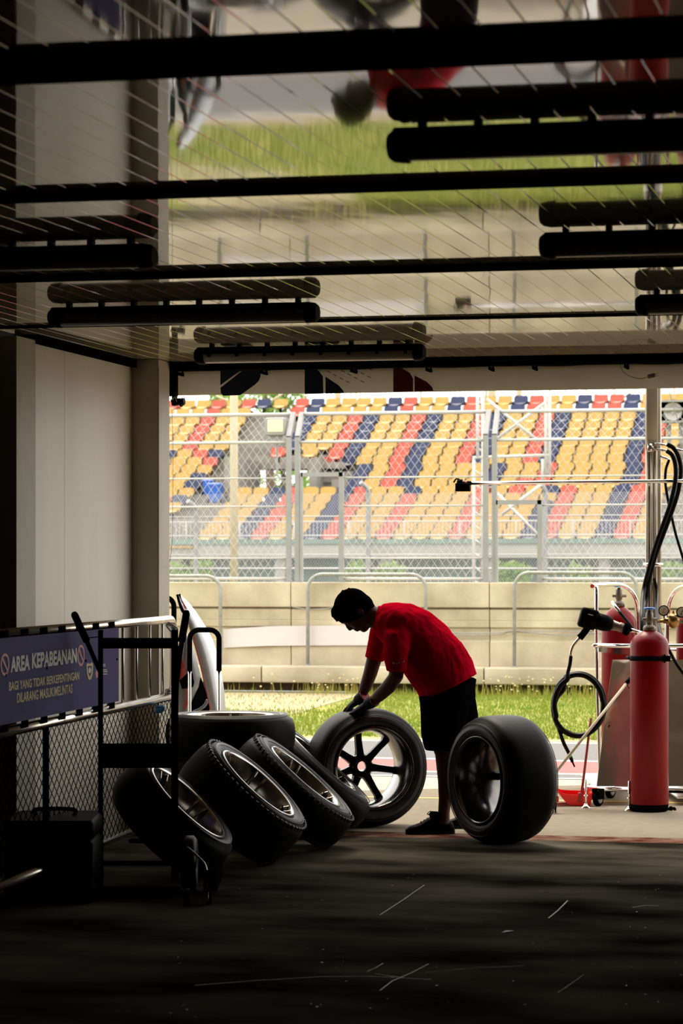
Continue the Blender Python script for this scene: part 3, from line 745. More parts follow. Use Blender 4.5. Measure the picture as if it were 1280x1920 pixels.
for r, i, cc, k, blk in back:
    off = V(xcol(cc), yrow(r), tread(r)); s.m = 'yrb'.index(k)
    s.add([p+off for p in base.v], base.f, True); s.m = 3; s.add([p+off for p in lg.v], lg.f)
tag(s.build('upper_stadium_seats', [M['seat_yellow'], M['seat_red'], M['seat_blue'], M['black_plastic']]), 'yellow, red and blue stadium seats in the top six rows of the grandstand', 'seats', kind='stuff')
# three seats by the stair opening, on a raised ledge
for px, py, k, lab in ((521, 868, 'r', 'single red seat left of the bent post pair above the stair opening'), (581, 868, 'y', 'single yellow seat right of the bent post pair above the stair opening'), (630, 872, 'r', 'worn dark red seat at the right edge of the stair opening')):
    q = WY(px, py, yrow(10)-.3); o = proto[k].copy(); COL.objects.link(o); o.location = q; tag(o, lab, 'seat', 'single seats round the stair opening')
b = MB(); q = WY(521, 868, yrow(10)-.3); q2 = WY(645, 868, yrow(10)-.3); b.box((q.x-.4, q.y-.3, q.z-.2), (q2.x, yrow(12)-.3, q.z)); struct(b.build('grandstand_ledge', M['concrete_grey']))

# blue wheelie bins on the stairs
def wbin(px, py, r, label, sc=1.0):
    p = WY(px, py, yrow(r)-.05); p.z = tread(r); t = thing('wheelie_bin', label, 'bin', p, 'blue wheelie bins on the grandstand stairs')
    b = MB(); R_ = []
    for z, hx, hy in ((.05, .17, .19), (.10, .18, .2), (.62, .225, .25), (.64, .245, .27), (.67, .245, .27)):
        R_.append([p+V(x*hx*sc, y*hy*sc, z*sc) for x, y in ((-1,-.85),(-.85,-1),(.85,-1),(1,-.85),(1,.85),(.85,1),(-.85,1),(-1,.85))])
    b.rings(R_, True, True, True, False); b.build('body', M['bin_blue'], t)
    b = MB(); R_ = [[p+V(x*.25*k*sc, y*.27*k*sc, z*sc) for x, y in ((-1,-.85),(-.85,-1),(.85,-1),(1,-.85),(1,.85),(.85,1),(-.85,1),(-1,.85))] for z, k in ((.67, 1), (.70, 1), (.73, .8))]
    b.rings(R_, True, True, True, False); b.build('lid', M['bin_blue'], t)
    for sx in (-1, 1): b = MB(); b.cyl(p+V(sx*.20*sc, -.12, .07), p+V(sx*.25*sc, -.12, .07), .07, n=12); b.build('wheel', M['black_plastic'], t)
wbin(404, 945, 6, 'blue wheelie bin on the stairs, in front, just left of the cream post', .86)
wbin(391, 928, 7, 'blue wheelie bin behind the other, farther left on the stairs', .7)

# trees behind the stand, bushes under it
def foliage(name, label, c, rad, n, size, m='leaf', trunk=True, seed=1):
    R = random.Random(seed); t = thing(name, label, 'tree' if trunk else 'bush', (c[0], c[1], 0))
    b = MB(); cl = [(Vector(c)+V(R.uniform(-1, 1)*rad[0]*.75, R.uniform(-1, 1)*rad[1]*.7, R.uniform(-1, 1)*rad[2]*.75), R.uniform(.25, .5)) for _ in range(26)]
    for i in range(n):
        q, k = R.choice(cl); d = V(R.gauss(0, 1), R.gauss(0, 1), R.gauss(0, 1)).normalized()*R.uniform(.5, 1)
        p = q+V(d.x*rad[0]*k, d.y*rad[1]*k, d.z*rad[2]*k)
        u = V(R.gauss(0, 1), R.gauss(0, 1), R.gauss(0, 1)).normalized(); w_ = u.orthogonal().normalized()
        b.add([p-u*size, p-w_*size*.5, p+u*size, p+w_*size*.5], [(0, 1, 2, 3)])
    b.build('foliage', M[m], t)
    if not trunk:
        b = MB()
        for k in range(4): b.tube([V(c[0]+.08*(k-1.5), c[1], 0), V(c[0]+.2*(k-1.5), c[1], c[2])], .02, 5)
        b.build('stem', M['bark'], t)
    if trunk:
        b = MB(); b.tube([V(c[0], c[1], 0), V(c[0]+.2, c[1], c[2]*.5), V(c[0]-.1, c[1], c[2])], [.3, .22, .08], 8)
        for i in range(7):
            q, k = cl[i]; b.tube([V(c[0]+.1, c[1], c[2]-rad[2]*.8), q], [.09, .03], 5)
        b.build('trunk', M['bark'], t)
q = WY(500, 745, 104); foliage('tree', 'bright green leafy tree behind the dark blue top seat at left', (q.x, 104, q.z+.1), (1.7, 2.2, 1.5), 2600, .09, seed=2)
q = WY(418, 758, 106); foliage('tree', 'pale green tree just behind the top seats beside the cream post', (q.x, 106, q.z+.1), (.75, 1.2, .8), 900, .08, seed=3)
q = WY(520, 900, 112); foliage('tree', 'small palm-green tree seen through the grandstand stair opening', (q.x+.6, 112, q.z+.3), (1.6, 1.5, 1.0), 500, .12, seed=5)
for i, (px, wpx, lab) in enumerate(((345, 30, 'green bush under the grandstand front wall at far left'), (388, 14, 'small green bush under the grandstand, beside the first fence post'), (663, 22, 'green bush under the grandstand, right of the bent fence post pair'), (730, 30, 'green bush under the grandstand above the man'), (960, 42, 'bright green bush seen through the right gate frame'), (1090, 26, 'green bush under the grandstand right of the gate frame'), (1258, 20, 'green bush under the grandstand right of the mast'))):
    yq = yp-.8; q = WY(px, 1082, yq); foliage('bush', lab, (q.x, yq, q.z-.1), (wpx*.0155, .5, .55), int(wpx*40), .06, 'leaf', False, seed=20+i)
# ------------------------------------------------------------------ racing wheels
def rot_to(n):        # local +Z -> n
    return Vector((0, 0, 1)).rotation_difference(Vector(n).normalized()).to_matrix().to_4x4()
def tyre_part(b, Rr, Wd, ri, bead=.012):
    h = Wd/2; rs = .05 if Wd > .27 else .04
    prof = [(ri, -h+.018), (ri+.010, -h+.006), (ri+.03, -h-.004), (lerp(ri, Rr, .55), -h-.010), (Rr-rs, -h+.004), (Rr-rs*.35, -h+.020), (Rr-.004, -h+.052), (Rr, -h+.085),
            (Rr+.001, 0), (Rr, h-.085), (Rr-.004, h-.052), (Rr-rs*.35, h-.020), (Rr-rs, h-.004), (lerp(ri, Rr, .55), h+.010), (ri+.03, h+.004), (ri+.010, h-.006), (ri, h-.018), (ri-.004, h-.04), (ri-.004, -h+.04)]
    n0 = len(b.mi); b.lathe(prof, (0,0,0), (0,0,1), 72, closed=True)
    for q in range(n0, len(b.mi)):
        if (q-n0) % len(prof) in (0, 1, 2, 3, 13, 14, 15, 16): b.mi[q] = 1
    return b
def wheel(name, label, centre, n, Rr=.347, Wd=.30, style='seven', spin=0, face='outer', group=None, grooves=False):
    """face: which side of the rim looks along n. outer: spokes near +Z; inner: deep barrel, spokes near -Z"""
    t = thing(name, label, 'wheel', centre, group); rt = rot_to(n) @ Matrix.Rotation(spin, 4, 'Z')
    t.rotation_mode = 'QUATERNION'; t.rotation_quaternion = rt.to_quaternion()
    ri = .235; h = Wd/2
    b = MB(); tyre_part(b, Rr, Wd, ri); o = b.build('tyre', [M['rubber'], M['rubber_side_lit']], t, local=True)
    b = MB()
    for sg in (1, -1):
        for rr in (Rr-.042, ri+.045): b.lathe([(rr-.0025, sg*(h+.0055)), (rr, sg*(h+.0105)), (rr+.0025, sg*(h+.0055))], (0,0,0), (0,0,1), 72)
    if grooves:
        for k in range(60):
            a = 2*math.pi*k/60; d = V(math.cos(a), math.sin(a), 0); q = V(-d.y, d.x, 0)
            for sg in (1, -1): b.obox(d*(Rr-.018)+V(0,0,sg*(h-.016)), q*.008, d*.006, V(0,0,.014))
        b.m = 0
    b.build('sidewall_ridge', M['rubber_side_lit'], o, local=True)
    zf = (h-.055) if face == 'outer' else -(h-.055)         # spoke plane
    b = MB()
    prof = [(ri+.006, h-.004), (ri+.010, h+.004), (ri+.002, h+.008), (ri-.008, h-.002), (ri-.012, h-.03), (ri-.020, h-.05), (ri-.026, 0), (ri-.020, -h+.05), (ri-.012, -h+.03), (ri-.008, -h+.002), (ri+.002, -h-.008), (ri+.010, -h-.004), (ri+.006, -h+.004), (ri-.004, -h+.03), (ri-.012, 0), (ri-.004, h-.03)]
    b.lathe(prof, (0,0,0), (0,0,1), 64, closed=True); b.build('rim', M['rim_bright' if style == 'pair' else 'rim_barrel'], t, local=True)
    zh = zf; s2 = 1 if face == 'outer' else -1
    if style == 'pair': zf = zf-.045
    hub = MB()
    hub.lathe([(.030, zf-.03*s2), (.058, zf-.028*s2), (.074, zf-.01*s2), (.072, zf+.012*s2), (.055, zf+.020*s2), (.036, zf+.016*s2), (.030, zf+.008*s2)], (0,0,0), (0,0,1), 32, closed=True)
    for k in range(5):
        a = 2*math.pi*k/5; hub.cyl(V(math.cos(a)*.052, math.sin(a)*.052, zf-.02*s2), V(math.cos(a)*.052, math.sin(a)*.052, zf+.024*s2), .006, n=8)
    hub.build('hub', M['rim_dark'], t, local=True)
    ro = ri-.018
    def spoke(a, w0, w1, off0=0, off1=0):
        s = MB(); d = V(math.cos(a), math.sin(a), 0); q = V(-d.y, d.x, 0)
        for r_ in (0,):
            R_ = []
            for k, (rr, hw, zz, th_) in enumerate(((.055, w0, zf, .018), (.10, w0*.8, zf-.004*s2, .015), (.16, (w0+w1)/2*.85, zf-.002*s2, .013), (ro-.02, w1, lerp(zf, zh+.02, .8)+.008*s2, .013), (ro+.004, w1*1.25, zh+(.025 if style == 'pair' else 0)+.012*s2, .016))):
                off = lerp(off0, off1, k/4); c = d*rr+q*off+V(0,0,zz)
                R_.append([c+q*hw-V(0,0,th_), c+q*hw*.9+V(0,0,th_*.8), c+q*hw*.35+V(0,0,th_), c-q*hw*.35+V(0,0,th_), c-q*hw*.9+V(0,0,th_*.8), c-q*hw-V(0,0,th_)])
            s.rings(R_, True, True, True, False)
        return s
    if style == 'seven':
        for k in range(7): recalc(spoke(2*math.pi*k/7, .028, .021).build('spoke', M['rim_dark'], t, local=True))
    else:
        for k in range(5):
            a = 2*math.pi*k/5
            for sg in (-1, 1): recalc(spoke(a, .007, .006, sg*.016, sg*.030).build('spoke', M['rim_bright'] if style == 'pair' else M['rim_dark'], t, local=True))
    b = MB(); b.tube([V(ri-.03, 0, h-.04), V(ri-.05, .01, h-.015)], .004, 6); b.build('valve', M['black_plastic'], t, local=True)
    return t
def nvec(r, u, c): return (RT*r+UP*u-FW*c).normalized()     # right, up, towards the viewer's side of the room

# the wheel the man holds, inner side towards the garage
phi = math.radians(19); n1 = nvec(math.sin(phi), .02, math.cos(phi)); Wd1 = .30; R1 = .350
fc = W(702, 1446, 15.86); c1 = fc-n1*Wd1/2; c1.z = R1
wheel('racing_wheel', 'upright slick wheel with seven spokes under the gloved hands of the man', c1, n1, R1, Wd1, 'seven', math.radians(24), 'inner', 'slick wheels standing upright')
# wide wheel at right
phi = math.radians(60); n2 = nvec(-math.sin(phi), 0, math.cos(phi)); R2 = .352; Wd2 = .315
c2 = W(940, 1466, 15.06); c2.z = R2
wheel('racing_wheel', 'wide slick wheel standing upright in front of the legs of the man', c2, n2, R2, Wd2, 'seven', math.radians(30), 'inner', 'slick wheels standing upright')

# four wheels leaning like dominoes: face centre px, depth, half-width ratio
lean = [(352, 1504, 13.3, 44, .12, .22, 'first leaning wheel, nearest, partly behind the black hand truck'),
        (484, 1469, 14.0, 42, .13, .265, 'second leaning wheel from the left with paired thin spokes, fully visible'),
        (572, 1456, 14.65, 41, .075, .215, 'third leaning wheel, between the fully visible one and the steepest one'),
        (607, 1431, 15.2, 41.5, .03, .19, 'fourth leaning wheel, steepest, touching the wheel the man holds')]
prev = None
for k, (px, py, Z, ang, q, Wd, lab) in enumerate(lean):
    a = math.radians(ang); s_ = math.sqrt(1-q*q)
    n = nvec(math.sin(a)*s_, math.cos(a)*s_, q); Rr = .345
    c = W(px, py, Z)-n*Wd/2
    hor = math.sqrt(max(0, 1-n.z**2)); low = c.z-Rr*hor-Wd/2*abs(n.z)
    # slide along the line of sight until the lowest edge touches the floor
    eye = V(0, 0, H)
    for it in range(12):
        cz = c+n*Wd/2; low = c.z-(Rr-.02)*hor-Wd/2*abs(n.z)
        f_ = 1+low/(H-cz.z); Rr = 126.5/F*(cz.y*CT-cz.x*ST)*f_
        cz = eye+(cz-eye)*f_; c = cz-n*Wd/2
    wheel('racing_wheel', 'wheel with dark tyre: '+lab, c, n, Rr, Wd, 'pair', math.radians(10+20*k), 'outer', 'wheels leaning in a row', grooves=(k in (1, 2)))
    print('lean', k, [round(v, 3) for v in c], 'low', round(low, 3))

# stack of flat tyres behind them
Zs = 15.35; sx = W(432, 1336, Zs); nt = 3; hh = .222
for k in range(nt):
    o = wheel('racing_wheel', ['bottom wheel of the flat lying stack behind the leaning wheels', 'middle wheel of the flat lying stack behind the leaning wheels', 'top wheel of the flat lying stack, its rim catching light'][k],
              V(sx.x, sx.y, .010+hh/2-.01+(hh+.014)*k), V(0, 0, 1), .366, hh-.01, 'pair', .4*k+.9, 'outer', 'wheels stacked flat')

# ------------------------------------------------------------------ the man
Z0 = 15.68
def P(px, py, d=0.0): return W(px, py, Z0+d)
S = Z0/F           # metres per pixel at his distance
man = thing('person', 'man in a red shirt, black shorts and gloves bending over a wheel', 'person', V(*(P(840, 1562)[:2]), 0))
body = MB()
def L(mb, secs, n=18):      # (px, py, depth, in-plane px, depth half m)
    mb.loft([(P(x, y, d), a*S, b) for x, y, d, a, b in secs], FW, n)
# torso
L(body, [(838,1300,0,38,.15), (838,1280,0,44,.16), (824,1250,0,50,.17), (800,1222,0,50,.165), (772,1193,0,46,.165), (740,1174,0,38,.17), (718,1162,0,24,.11), (704,1155,0,17,.062), (690,1150,0,16,.058), (676,1148,0,15,.055)])
# head
fwd = (RT*-.50+UP*-.866).normalized(); hup = (RT*-.866+UP*.50).normalized(); side = -FW    # looks down and to the left
HC = P(668, 1147, 0)
def Hh(f, u, s): return HC+fwd*f+hup*u+side*s
AX = (fwd, hup, side)
body.ball(Hh(-.005, .030, 0), (.092, .088, .074), AX, 24, 16)       # skull
body.ball(Hh(.028, -.020, 0), (.068, .080, .062), AX, 20, 14)       # face
body.ball(Hh(.052, -.085, 0), (.034, .026, .036), AX, 14, 10)       # chin
body.ball(Hh(.010, -.060, .034), (.050, .045, .026), AX); body.ball(Hh(.010, -.060, -.034), (.050, .045, .026), AX)   # jaw
body.loft([(Hh(.085, .022, 0), .008, .008), (Hh(.098, .000, 0), .013, .011), (Hh(.104, -.016, 0), .016, .015), (Hh(.088, -.026, 0), .012, .014)], side, 10)   # nose
body.ball(Hh(.086, .034, 0), (.014, .012, .055), AX)                # brow
body.ball(Hh(.090, -.047, 0), (.012, .007, .024), AX); body.ball(Hh(.087, -.060, 0), (.012, .008, .022), AX)          # lips
for sg in (-1, 1):
    body.ball(Hh(-.012, -.012, sg*.074), (.020, .032, .010), AX)    # ears
    body.ball(Hh(.078, .008, sg*.032), (.012, .012, .017), AX); body.ball(Hh(.070, -.02, sg*.040), (.018, .020, .018), AX)
# neck front
body.tube([Hh(-.03, -.05, 0), P(704, 1160), P(722, 1168)], [.055, .062, .07], 14)
# arms
near = [(738,1186,-.16,19,.055), (742,1215,-.19,17,.052), (744,1245,-.19,15.5,.048), (742,1268,-.15,14,.043), (728,1288,-.06,14,.043), (712,1303,.03,12.5,.038), (698,1316,.11,9.2,.029), (688,1322,.15,8.6,.030)]
far = [(716,1186,.15,17,.052), (706,1215,.19,16,.050), (700,1240,.21,14.5,.045), (694,1262,.22,13.5,.042), (686,1285,.24,12,.038), (678,1303,.27,9,.029), (672,1312,.28,8.4,.029)]
L(body, near); L(body, far)
# hands: palm plus five separate fingers lying over the tread
def hand(mb, wx, wy, wd, kx, ky, kd, dep, g=0.0, curl=1.0):
    """wrist and knuckle line in pixels; fingers continue over the rubber"""
    w0 = P(wx, wy, wd); k0 = P(kx, ky, kd); d = (k0-w0).normalized(); nrm = d.cross(FW).normalized()
    if nrm.z < 0: nrm = -nrm
    lat = d.cross(nrm).normalized()
    if lat.dot(FW) > 0: lat = -lat          # towards the garage
    R_ = []
    for t_, hw, hh_ in ((0, .028, .021), (.25, .034, .020), (.6, .041, .017), (.9, .043, .014), (1.05, .038, .011)):
        c = w0+(k0-w0)*t_
        R_.append([c+lat*(hw+g)*math.cos(q)+nrm*(hh_+g)*math.sin(q) for q in [2*math.pi*i/16 for i in range(16)]])
    mb.rings(R_)
    for i, (off, ln, r0) in enumerate(((-.033, .062, .0085), (-.012, .074, .0092), (.010, .080, .0094), (.031, .072, .0090))):
        base_ = k0+lat*off*1.06-d*.012; sp = d+lat*off*1.6
        sp.normalize(); p1 = base_+sp*ln*.45-nrm*.003; p2 = p1+(sp*.93-nrm*.36*curl).normalized()*ln*.32; p3 = p2+(sp*.82-nrm*.58*curl).normalized()*ln*.27
        mb.tube([base_, lerp(base_, p1, .5)+nrm*.002, p1, p2, p3, p3+(p3-p2)*.15], [r0+.001+g, r0+.0005+g, r0+g, r0*.93+g, r0*.8+g, r0*.45+g], 10)
    th0 = w0+(k0-w0)*.30+lat*dep*.030; th1 = th0+(d*.75+lat*dep*.75-nrm*.15).normalized()*.038; th2 = th1+(d*.95+lat*dep*.25-nrm*.30).normalized()*.030
    mb.tube([th0, lerp(th0, th1, .5), th1, th2, th2+(th2-th1)*.2], [.014+g, .0125+g, .0108+g, .0095+g, .005+g], 10)
hn = (692, 1319, .13, 664, 1335, .215); hf = (674, 1311, .275, 655, 1325, .33)
hand(body, *hn, -1); hand(body, *hf, 1)
# legs
L(body, [(838,1292,-.08,32,.08), (832,1322,-.10,34,.085), (828,1360,-.11,30,.085), (830,1395,-.12,22,.066), (834,1412,-.12,19,.058), (838,1440,-.12,20,.062), (839,1465,-.12,18.5,.058), (834,1500,-.12,12,.040), (832,1522,-.12,11,.036), (830,1545,-.12,13,.038)])
L(body, [(850,1294,.08,32,.08), (860,1330,.12,34,.09), (868,1370,.15,27,.08), (874,1400,.17,20,.062), (880,1440,.19,19,.06), (884,1490,.21,12,.04), (886,1535,.22,12,.036)])
bo = body.build('body', M['skin'], man); remesh(bo, .0055, 5, .5)
# gloves with cuffs
for args, dep, lab in ((hn, -1, 'n'), (hf, 1, 'f')):
    g = MB(); hand(g, *args, dep, g=.0028)
    w0 = P(*args[:3]); d = (P(args[3], args[4], args[5])-w0).normalized()
    g.tube([w0-d*.045, w0-d*.04, w0-d*.01, w0+d*.02], [.031, .036, .036, .032], 16)
    o = g.build('glove', M['glove'], man); remesh(o, .004, 3, .5)
    b = MB(); q = w0-d*.046; b.tube([q-d*.004, q+d*.003], [.0355, .0355], 20, caps=True); b.build('cuff_trim', M['banner_red'], o)
    if lab == 'n':
        b = MB(); k0 = P(args[3], args[4], args[5]); b.rbox(k0-d*.008+UP*.019, FW*.022, UP*.002, d*.010, .0015); b.build('knuckle_pad', M['sign_white'], o)
# shirt
sh = MB()
L(sh, [(841,1287,0,59,.21), (832,1266,0,60,.205), (815,1240,0,61,.205), (795,1215,0,59,.20), (770,1190,0,56,.195), (745,1173,0,48,.195), (727,1164,0,37,.185), (714,1158,0,29,.13), (707,1155,0,24,.085)], 28)
L(sh, [(752,1172,-.12,28,.075), (746,1190,-.17,27,.075), (744,1215,-.20,24.5,.072), (743,1238,-.205,21.5,.070), (743,1259,-.20,19,.066)])
L(sh, [(726,1172,.12,26,.075), (716,1190,.16,25,.075), (708,1212,.19,23,.070), (701,1238,.21,20.5,.066)])
so = sh.build('shirt', M['shirt_red'], man); remesh(so, .009, 6, .5)
tx = bpy.data.textures.new('cloth_folds', 'CLOUDS'); tx.noise_scale = .16; tx.noise_depth = 2
m_ = so.modifiers.new('d', 'DISPLACE'); m_.texture = tx; m_.strength = .030; m_.mid_level = .5; m_.texture_coords = 'GLOBAL'; bake_mods(so)
cl = MB(); a_, b2 = P(712, 1137), P(701, 1176); cc_ = (a_+b2)/2; ax = (a_-b2)/2; t_ = FW.cross(ax).normalized()
if t_.dot(RT) > 0: t_ = -t_
cl.rings([[cc_+ax*k*math.cos(q)+FW*.078*k*math.sin(q)+t_*h_ for q in [2*math.pi*i/28 for i in range(28)]] for k, h_ in ((1.22, -.030), (1.12, -.012), (1.02, .006), (.98, .010), (.96, .004), (1.0, -.02))], True, False, False)
cl.build('collar', M['shirt_red'], so)
lg = MB()
for (x, y, w2) in ((738,1243,3), (744,1243,1.4), (748,1242,1.4), (752,1241,2), (757,1240,1.6)):
    lg.obox(P(x, y, -.268 if x > 750 else -.272), RT*w2*S*.8, FW*.004, UP*1.6*S)
lg.build('sleeve_logo', M['sign_white'], so)
# shorts
ss = MB()
L(ss, [(841,1264,0,53,.19), (838,1285,0,53,.195), (838,1305,0,54,.195), (838,1325,0,50,.185)], 24)
L(ss, [(834,1312,-.085,48,.11), (832,1345,-.10,44,.11), (829,1380,-.115,40,.105), (829,1400,-.12,35,.10), (829,1407,-.12,32,.095)], 20)
L(ss, [(850,1312,.085,42,.11), (860,1350,.13,38,.11), (866,1400,.165,33,.10)], 20)
po = ss.build('shorts', M['shorts_black'], man); remesh(po, .010, 5, .5)
# shoes
def shoe(cx, cy, d, label=None):
    base_ = W(cx, cy, Z0+d); base_.z = 0; f = (RT*-1.0-FW*.18).normalized(); sd = f.cross(UP)
    s = MB(); R_ = []
    for x, zt, hw in ((-.125, .03, .018), (-.118, .062, .030), (-.09, .085, .036), (-.05, .105, .037), (-.01, .110, .038), (.03, .090, .042), (.07, .066, .046), (.11, .052, .045), (.135, .044, .036), (.148, .030, .020)):
        c = base_+f*(x+.02); zb_ = .012 if x > -.12 else .02
        R_.append([c+sd*hw*math.cos(q)*(1 if math.sin(q) < 0 else .86)+UP*((zt+zb_)/2+(zt-zb_)/2*math.sin(q)) for q in [2*math.pi*i/16 for i in range(16)]])
    s.rings(R_); o = s.build('shoe', M['shoe_black'], man)
    s = MB(); R_ = []
    for x, hw, z in ((-.128, .018, .024), (-.12, .034, .022), (-.06, .040, .020), (.02, .040, .018), (.08, .049, .018), (.125, .044, .020), (.15, .026, .026), (.156, .010, .030)):
        c = base_+f*(x+.02); R_.append([c+sd*hw+UP*z, c+sd*hw*.95+UP*.001, c-sd*hw*.95+UP*.001, c-sd*hw+UP*z])
    s.rings(R_, True, True, True, False); s.build('shoe_sole', M['sole'], o)
    s = MB()
    for i in range(5):
        c = base_+f*(.015+.018*i)+UP*(.104-.009*i); s.tube([c+sd*.03-UP*.012, c+UP*.004, c-sd*.03-UP*.012], .003, 6)
    c = base_+f*.012+UP*.112
    for sg in (-1, 1): s.tube(smooth_path([c, c+f*.018+sd*sg*.012+UP*.016, c+f*.034+sd*sg*.022-UP*.002, c+f*.01]), .0025, 6)
    s.build('shoelace', M['shoe_black'], o)
    s = MB(); s.tube([base_+f*.0+UP*.075, base_-f*.004+UP*.125], [.040, .037], 14); s.build('sock', M['shorts_black'], o)
    return o
shoe(817, 1563, -.12); shoe(884, 1552, .22)
# hair
hr = MB(); hr.ball(Hh(-.013, .037, 0), (.108, .106, .087), AX, 26, 18)
hr.ball(Hh(-.045, -.005, 0), (.070, .075, .078), AX, 20, 14); hr.ball(Hh(-.058, -.045, 0), (.035, .045, .05), AX)
R = random.Random(3)
for i in range(46):       # tufts, fringe falling forward
    s_ = R.uniform(-.062, .062); u0 = R.uniform(.085, .132); p0 = Hh(R.uniform(.04, .066), u0-.012, s_)
    p1 = p0+fwd*R.uniform(.018, .026)-hup*R.uniform(.008, .016); p2 = p1+fwd*R.uniform(.012, .022)-hup*R.uniform(.020, .038)
    hr.tube([p0-fwd*.03, p0, p1, p2], [.017, .016, .013, .003], 6)
for i in range(34):
    a = R.uniform(0, 6.28); q = V(0, 0, 0)+hup*math.cos(a)*R.uniform(.3, 1)+side*math.sin(a)*.8-fwd*R.uniform(-.2, .9); q.normalize()
    p0 = Hh(-.013, .037, 0)+fwd*q.dot(fwd)*.100+hup*q.dot(hup)*.098+side*q.dot(side)*.08
    hr.tube([p0, p0+q*.008+fwd*R.uniform(-.01, .012), p0+q*.012+fwd*R.uniform(-.014, .016)], [.010, .007, .002], 6)
ho = hr.build('hair', M['hair'], man); remesh(ho, .0042, 6, .5)
# lift the face clear: eyebrows
b = MB()
for sg in (-1, 1): b.tube(smooth_path([Hh(.094, .030, sg*.012), Hh(.094, .036, sg*.032), Hh(.082, .030, sg*.052)]), .004, 6)
b.build('eyebrow', M['hair'], man)
# ------------------------------------------------------------------ crowd barrier with the customs sign
A0, A1 = V(-3.95, 11.0, 0), V(-4.17, 14.44, 0); AD = (A1-A0).normalized(); AN = V(AD.y, -AD.x, 0)     # AN towards the garage
def OB(px, py, off=0.0):       # point on the barrier plane
    o0 = A0+AN*off; e = V(0, 0, H); d = W(px, py, 1)-e
    k = ((o0-e).dot(AN))/d.dot(AN); return e+d*k
bt = thing('crowd_barrier', 'steel crowd barrier with wire mesh along the left wall, carrying the blue sign', 'barrier', A1)
e0 = A0-AD*.6; e1 = OB(325, 1200); e1.z = 0
zt, zm, zl = 1.238, .815, .16
b = MB(); r = .09
b.tube([e0+UP*zt, e1-AD*r+UP*zt]+[e1-AD*r+AD*r*math.sin(t)+UP*(zt-r+r*math.cos(t)) for t in [math.pi/2*i/6 for i in range(1, 7)]]+[e1+UP*.02], .022, 12); b.build('frame_tube', M['steel'], bt)
b = MB(); b.tube([e0+UP*zm, e1+UP*zm], .024, 12); b.build('middle_rail', M['steel'], bt)
b = MB(); b.tube([e0+UP*zl, e1+UP*zl], .02, 12); b.build('bottom_rail', M['steel'], bt)
L_ = (e1-e0).length; k = 0
while k*.305 < L_-.1:
    p = e1-AD*(.28+k*.305); b = MB(); b.tube([p+UP*zm, p+UP*zt], .0085, 8); b.build('upright_bar', M['steel'], bt); k += 1
for px in (86,):
    p = OB(px, 1400); b = MB(); b.tube([V(p.x, p.y, .0), V(p.x, p.y, zm)], .016, 8); b.build('post', M['black_metal'], bt)
b = MB(); chain(b, e0+UP*zl+AN*.0, AD, UP, L_, zm-zl, .088, .062, .0022); b.build('wire_mesh', M['black_metal'], bt)
b = MB(); q = e1+AD*.02; b.obox(q+UP*.01, AD*.03, AN*.25, UP*.01); b.build('foot', M['black_metal'], bt)
b = MB(); q = OB(322, 1172, .02); b.tube(smooth_path([q+V(-.03,.0,.02), q+AN*.03-UP*.02, q+V(0,.02,-.04), q-AN*.03, q+UP*.0]), .007, 6); tag(b.build('cable_tie', M['bag_clear']), 'dark knotted strap tied round the top corner of the crowd barrier', 'strap')
b = MB(); q = OB(302, 1328, .03); R = random.Random(9)
for i in range(9): b.ball(q+V(R.uniform(-.02,.02), R.uniform(-.03,.03), R.uniform(-.022,.022)), (R.uniform(.008,.018), R.uniform(.01,.02), R.uniform(.008,.016)), n=7, m=5)
tag(b.build('blue_tape_knot', M['blue_tape']), 'crumpled blue tape tied under the middle rail of the crowd barrier', 'tape')
b = MB(); q = OB(316, 1296, .02)
for i in range(9): b.ball(q+V(R.uniform(-.02,.02), R.uniform(-.035,.035), R.uniform(-.02,.02)), (R.uniform(.008,.02), R.uniform(.01,.02), R.uniform(.008,.016)), n=7, m=5)
tag(b.build('plastic_knot', M['bag_clear']), 'clear plastic knotted above the middle rail of the crowd barrier', 'plastic')
# sign
SO = .030
def SG(px, py, off=SO+.004): return OB(px, py, off)
sl, sr = OB(-46, 1300, SO), OB(222, 1300, SO); zs1 = lerp(OB(222, 1179, SO).z, OB(0, 1193, SO).z, .4); zs0 = lerp(OB(222, 1317, SO).z, OB(0, 1356, SO).z, .4)
sl.z = sr.z = (zs0+zs1)/2
sg_ = thing('sign_board', 'blue sign reading AREA KEPABEANAN with white and yellow letters on the crowd barrier', 'sign', V(sr.x, sr.y, zs0))
b = MB(); b.obox((sl+sr)/2, (sr-sl)/2, AN*.002, UP*(zs1-zs0)/2); b.build('board', M['sign_blue'], sg_)
def text(s, xa, xb, yc, hpx, m, bold=.02):
    """letters centred on pixel row yc at the middle of xa..xb, hpx tall there"""
    cu = bpy.data.curves.new('t', 'FONT'); cu.body = s; cu.size = 1; cu.offset = bold; cu.extrude = 0; cu.resolution_u = 3
    ob = bpy.data.objects.new('t', cu); COL.objects.link(ob); bpy.context.view_layer.update()
    me = bpy.data.meshes.new_from_object(ob.evaluated_get(bpy.context.evaluated_depsgraph_get())); bpy.data.objects.remove(ob)
    xs = [v.co.x for v in me.vertices]; ys_ = [v.co.y for v in me.vertices]; x0, x1, y0, y1 = min(xs), max(xs), min(ys_), max(ys_)
    pa, pb = SG(xa, yc), SG(xb, yc); xm = (xa+xb)/2; pm = SG(xm, yc); hz = SG(xm, yc-hpx/2).z-SG(xm, yc+hpx/2).z
    b = MB(); vs_ = [V(*lerp(V(pa.x, pa.y, 0), V(pb.x, pb.y, 0), (v.co.x-x0)/(x1-x0))[:2], pm.z+((v.co.y-y0)/(y1-y0)-.5)*hz) for v in me.vertices]
    b.add(vs_, [list(p.vertices) for p in me.polygons]); o = b.build('lettering', M[m], sg_); bpy.data.meshes.remove(me); return o
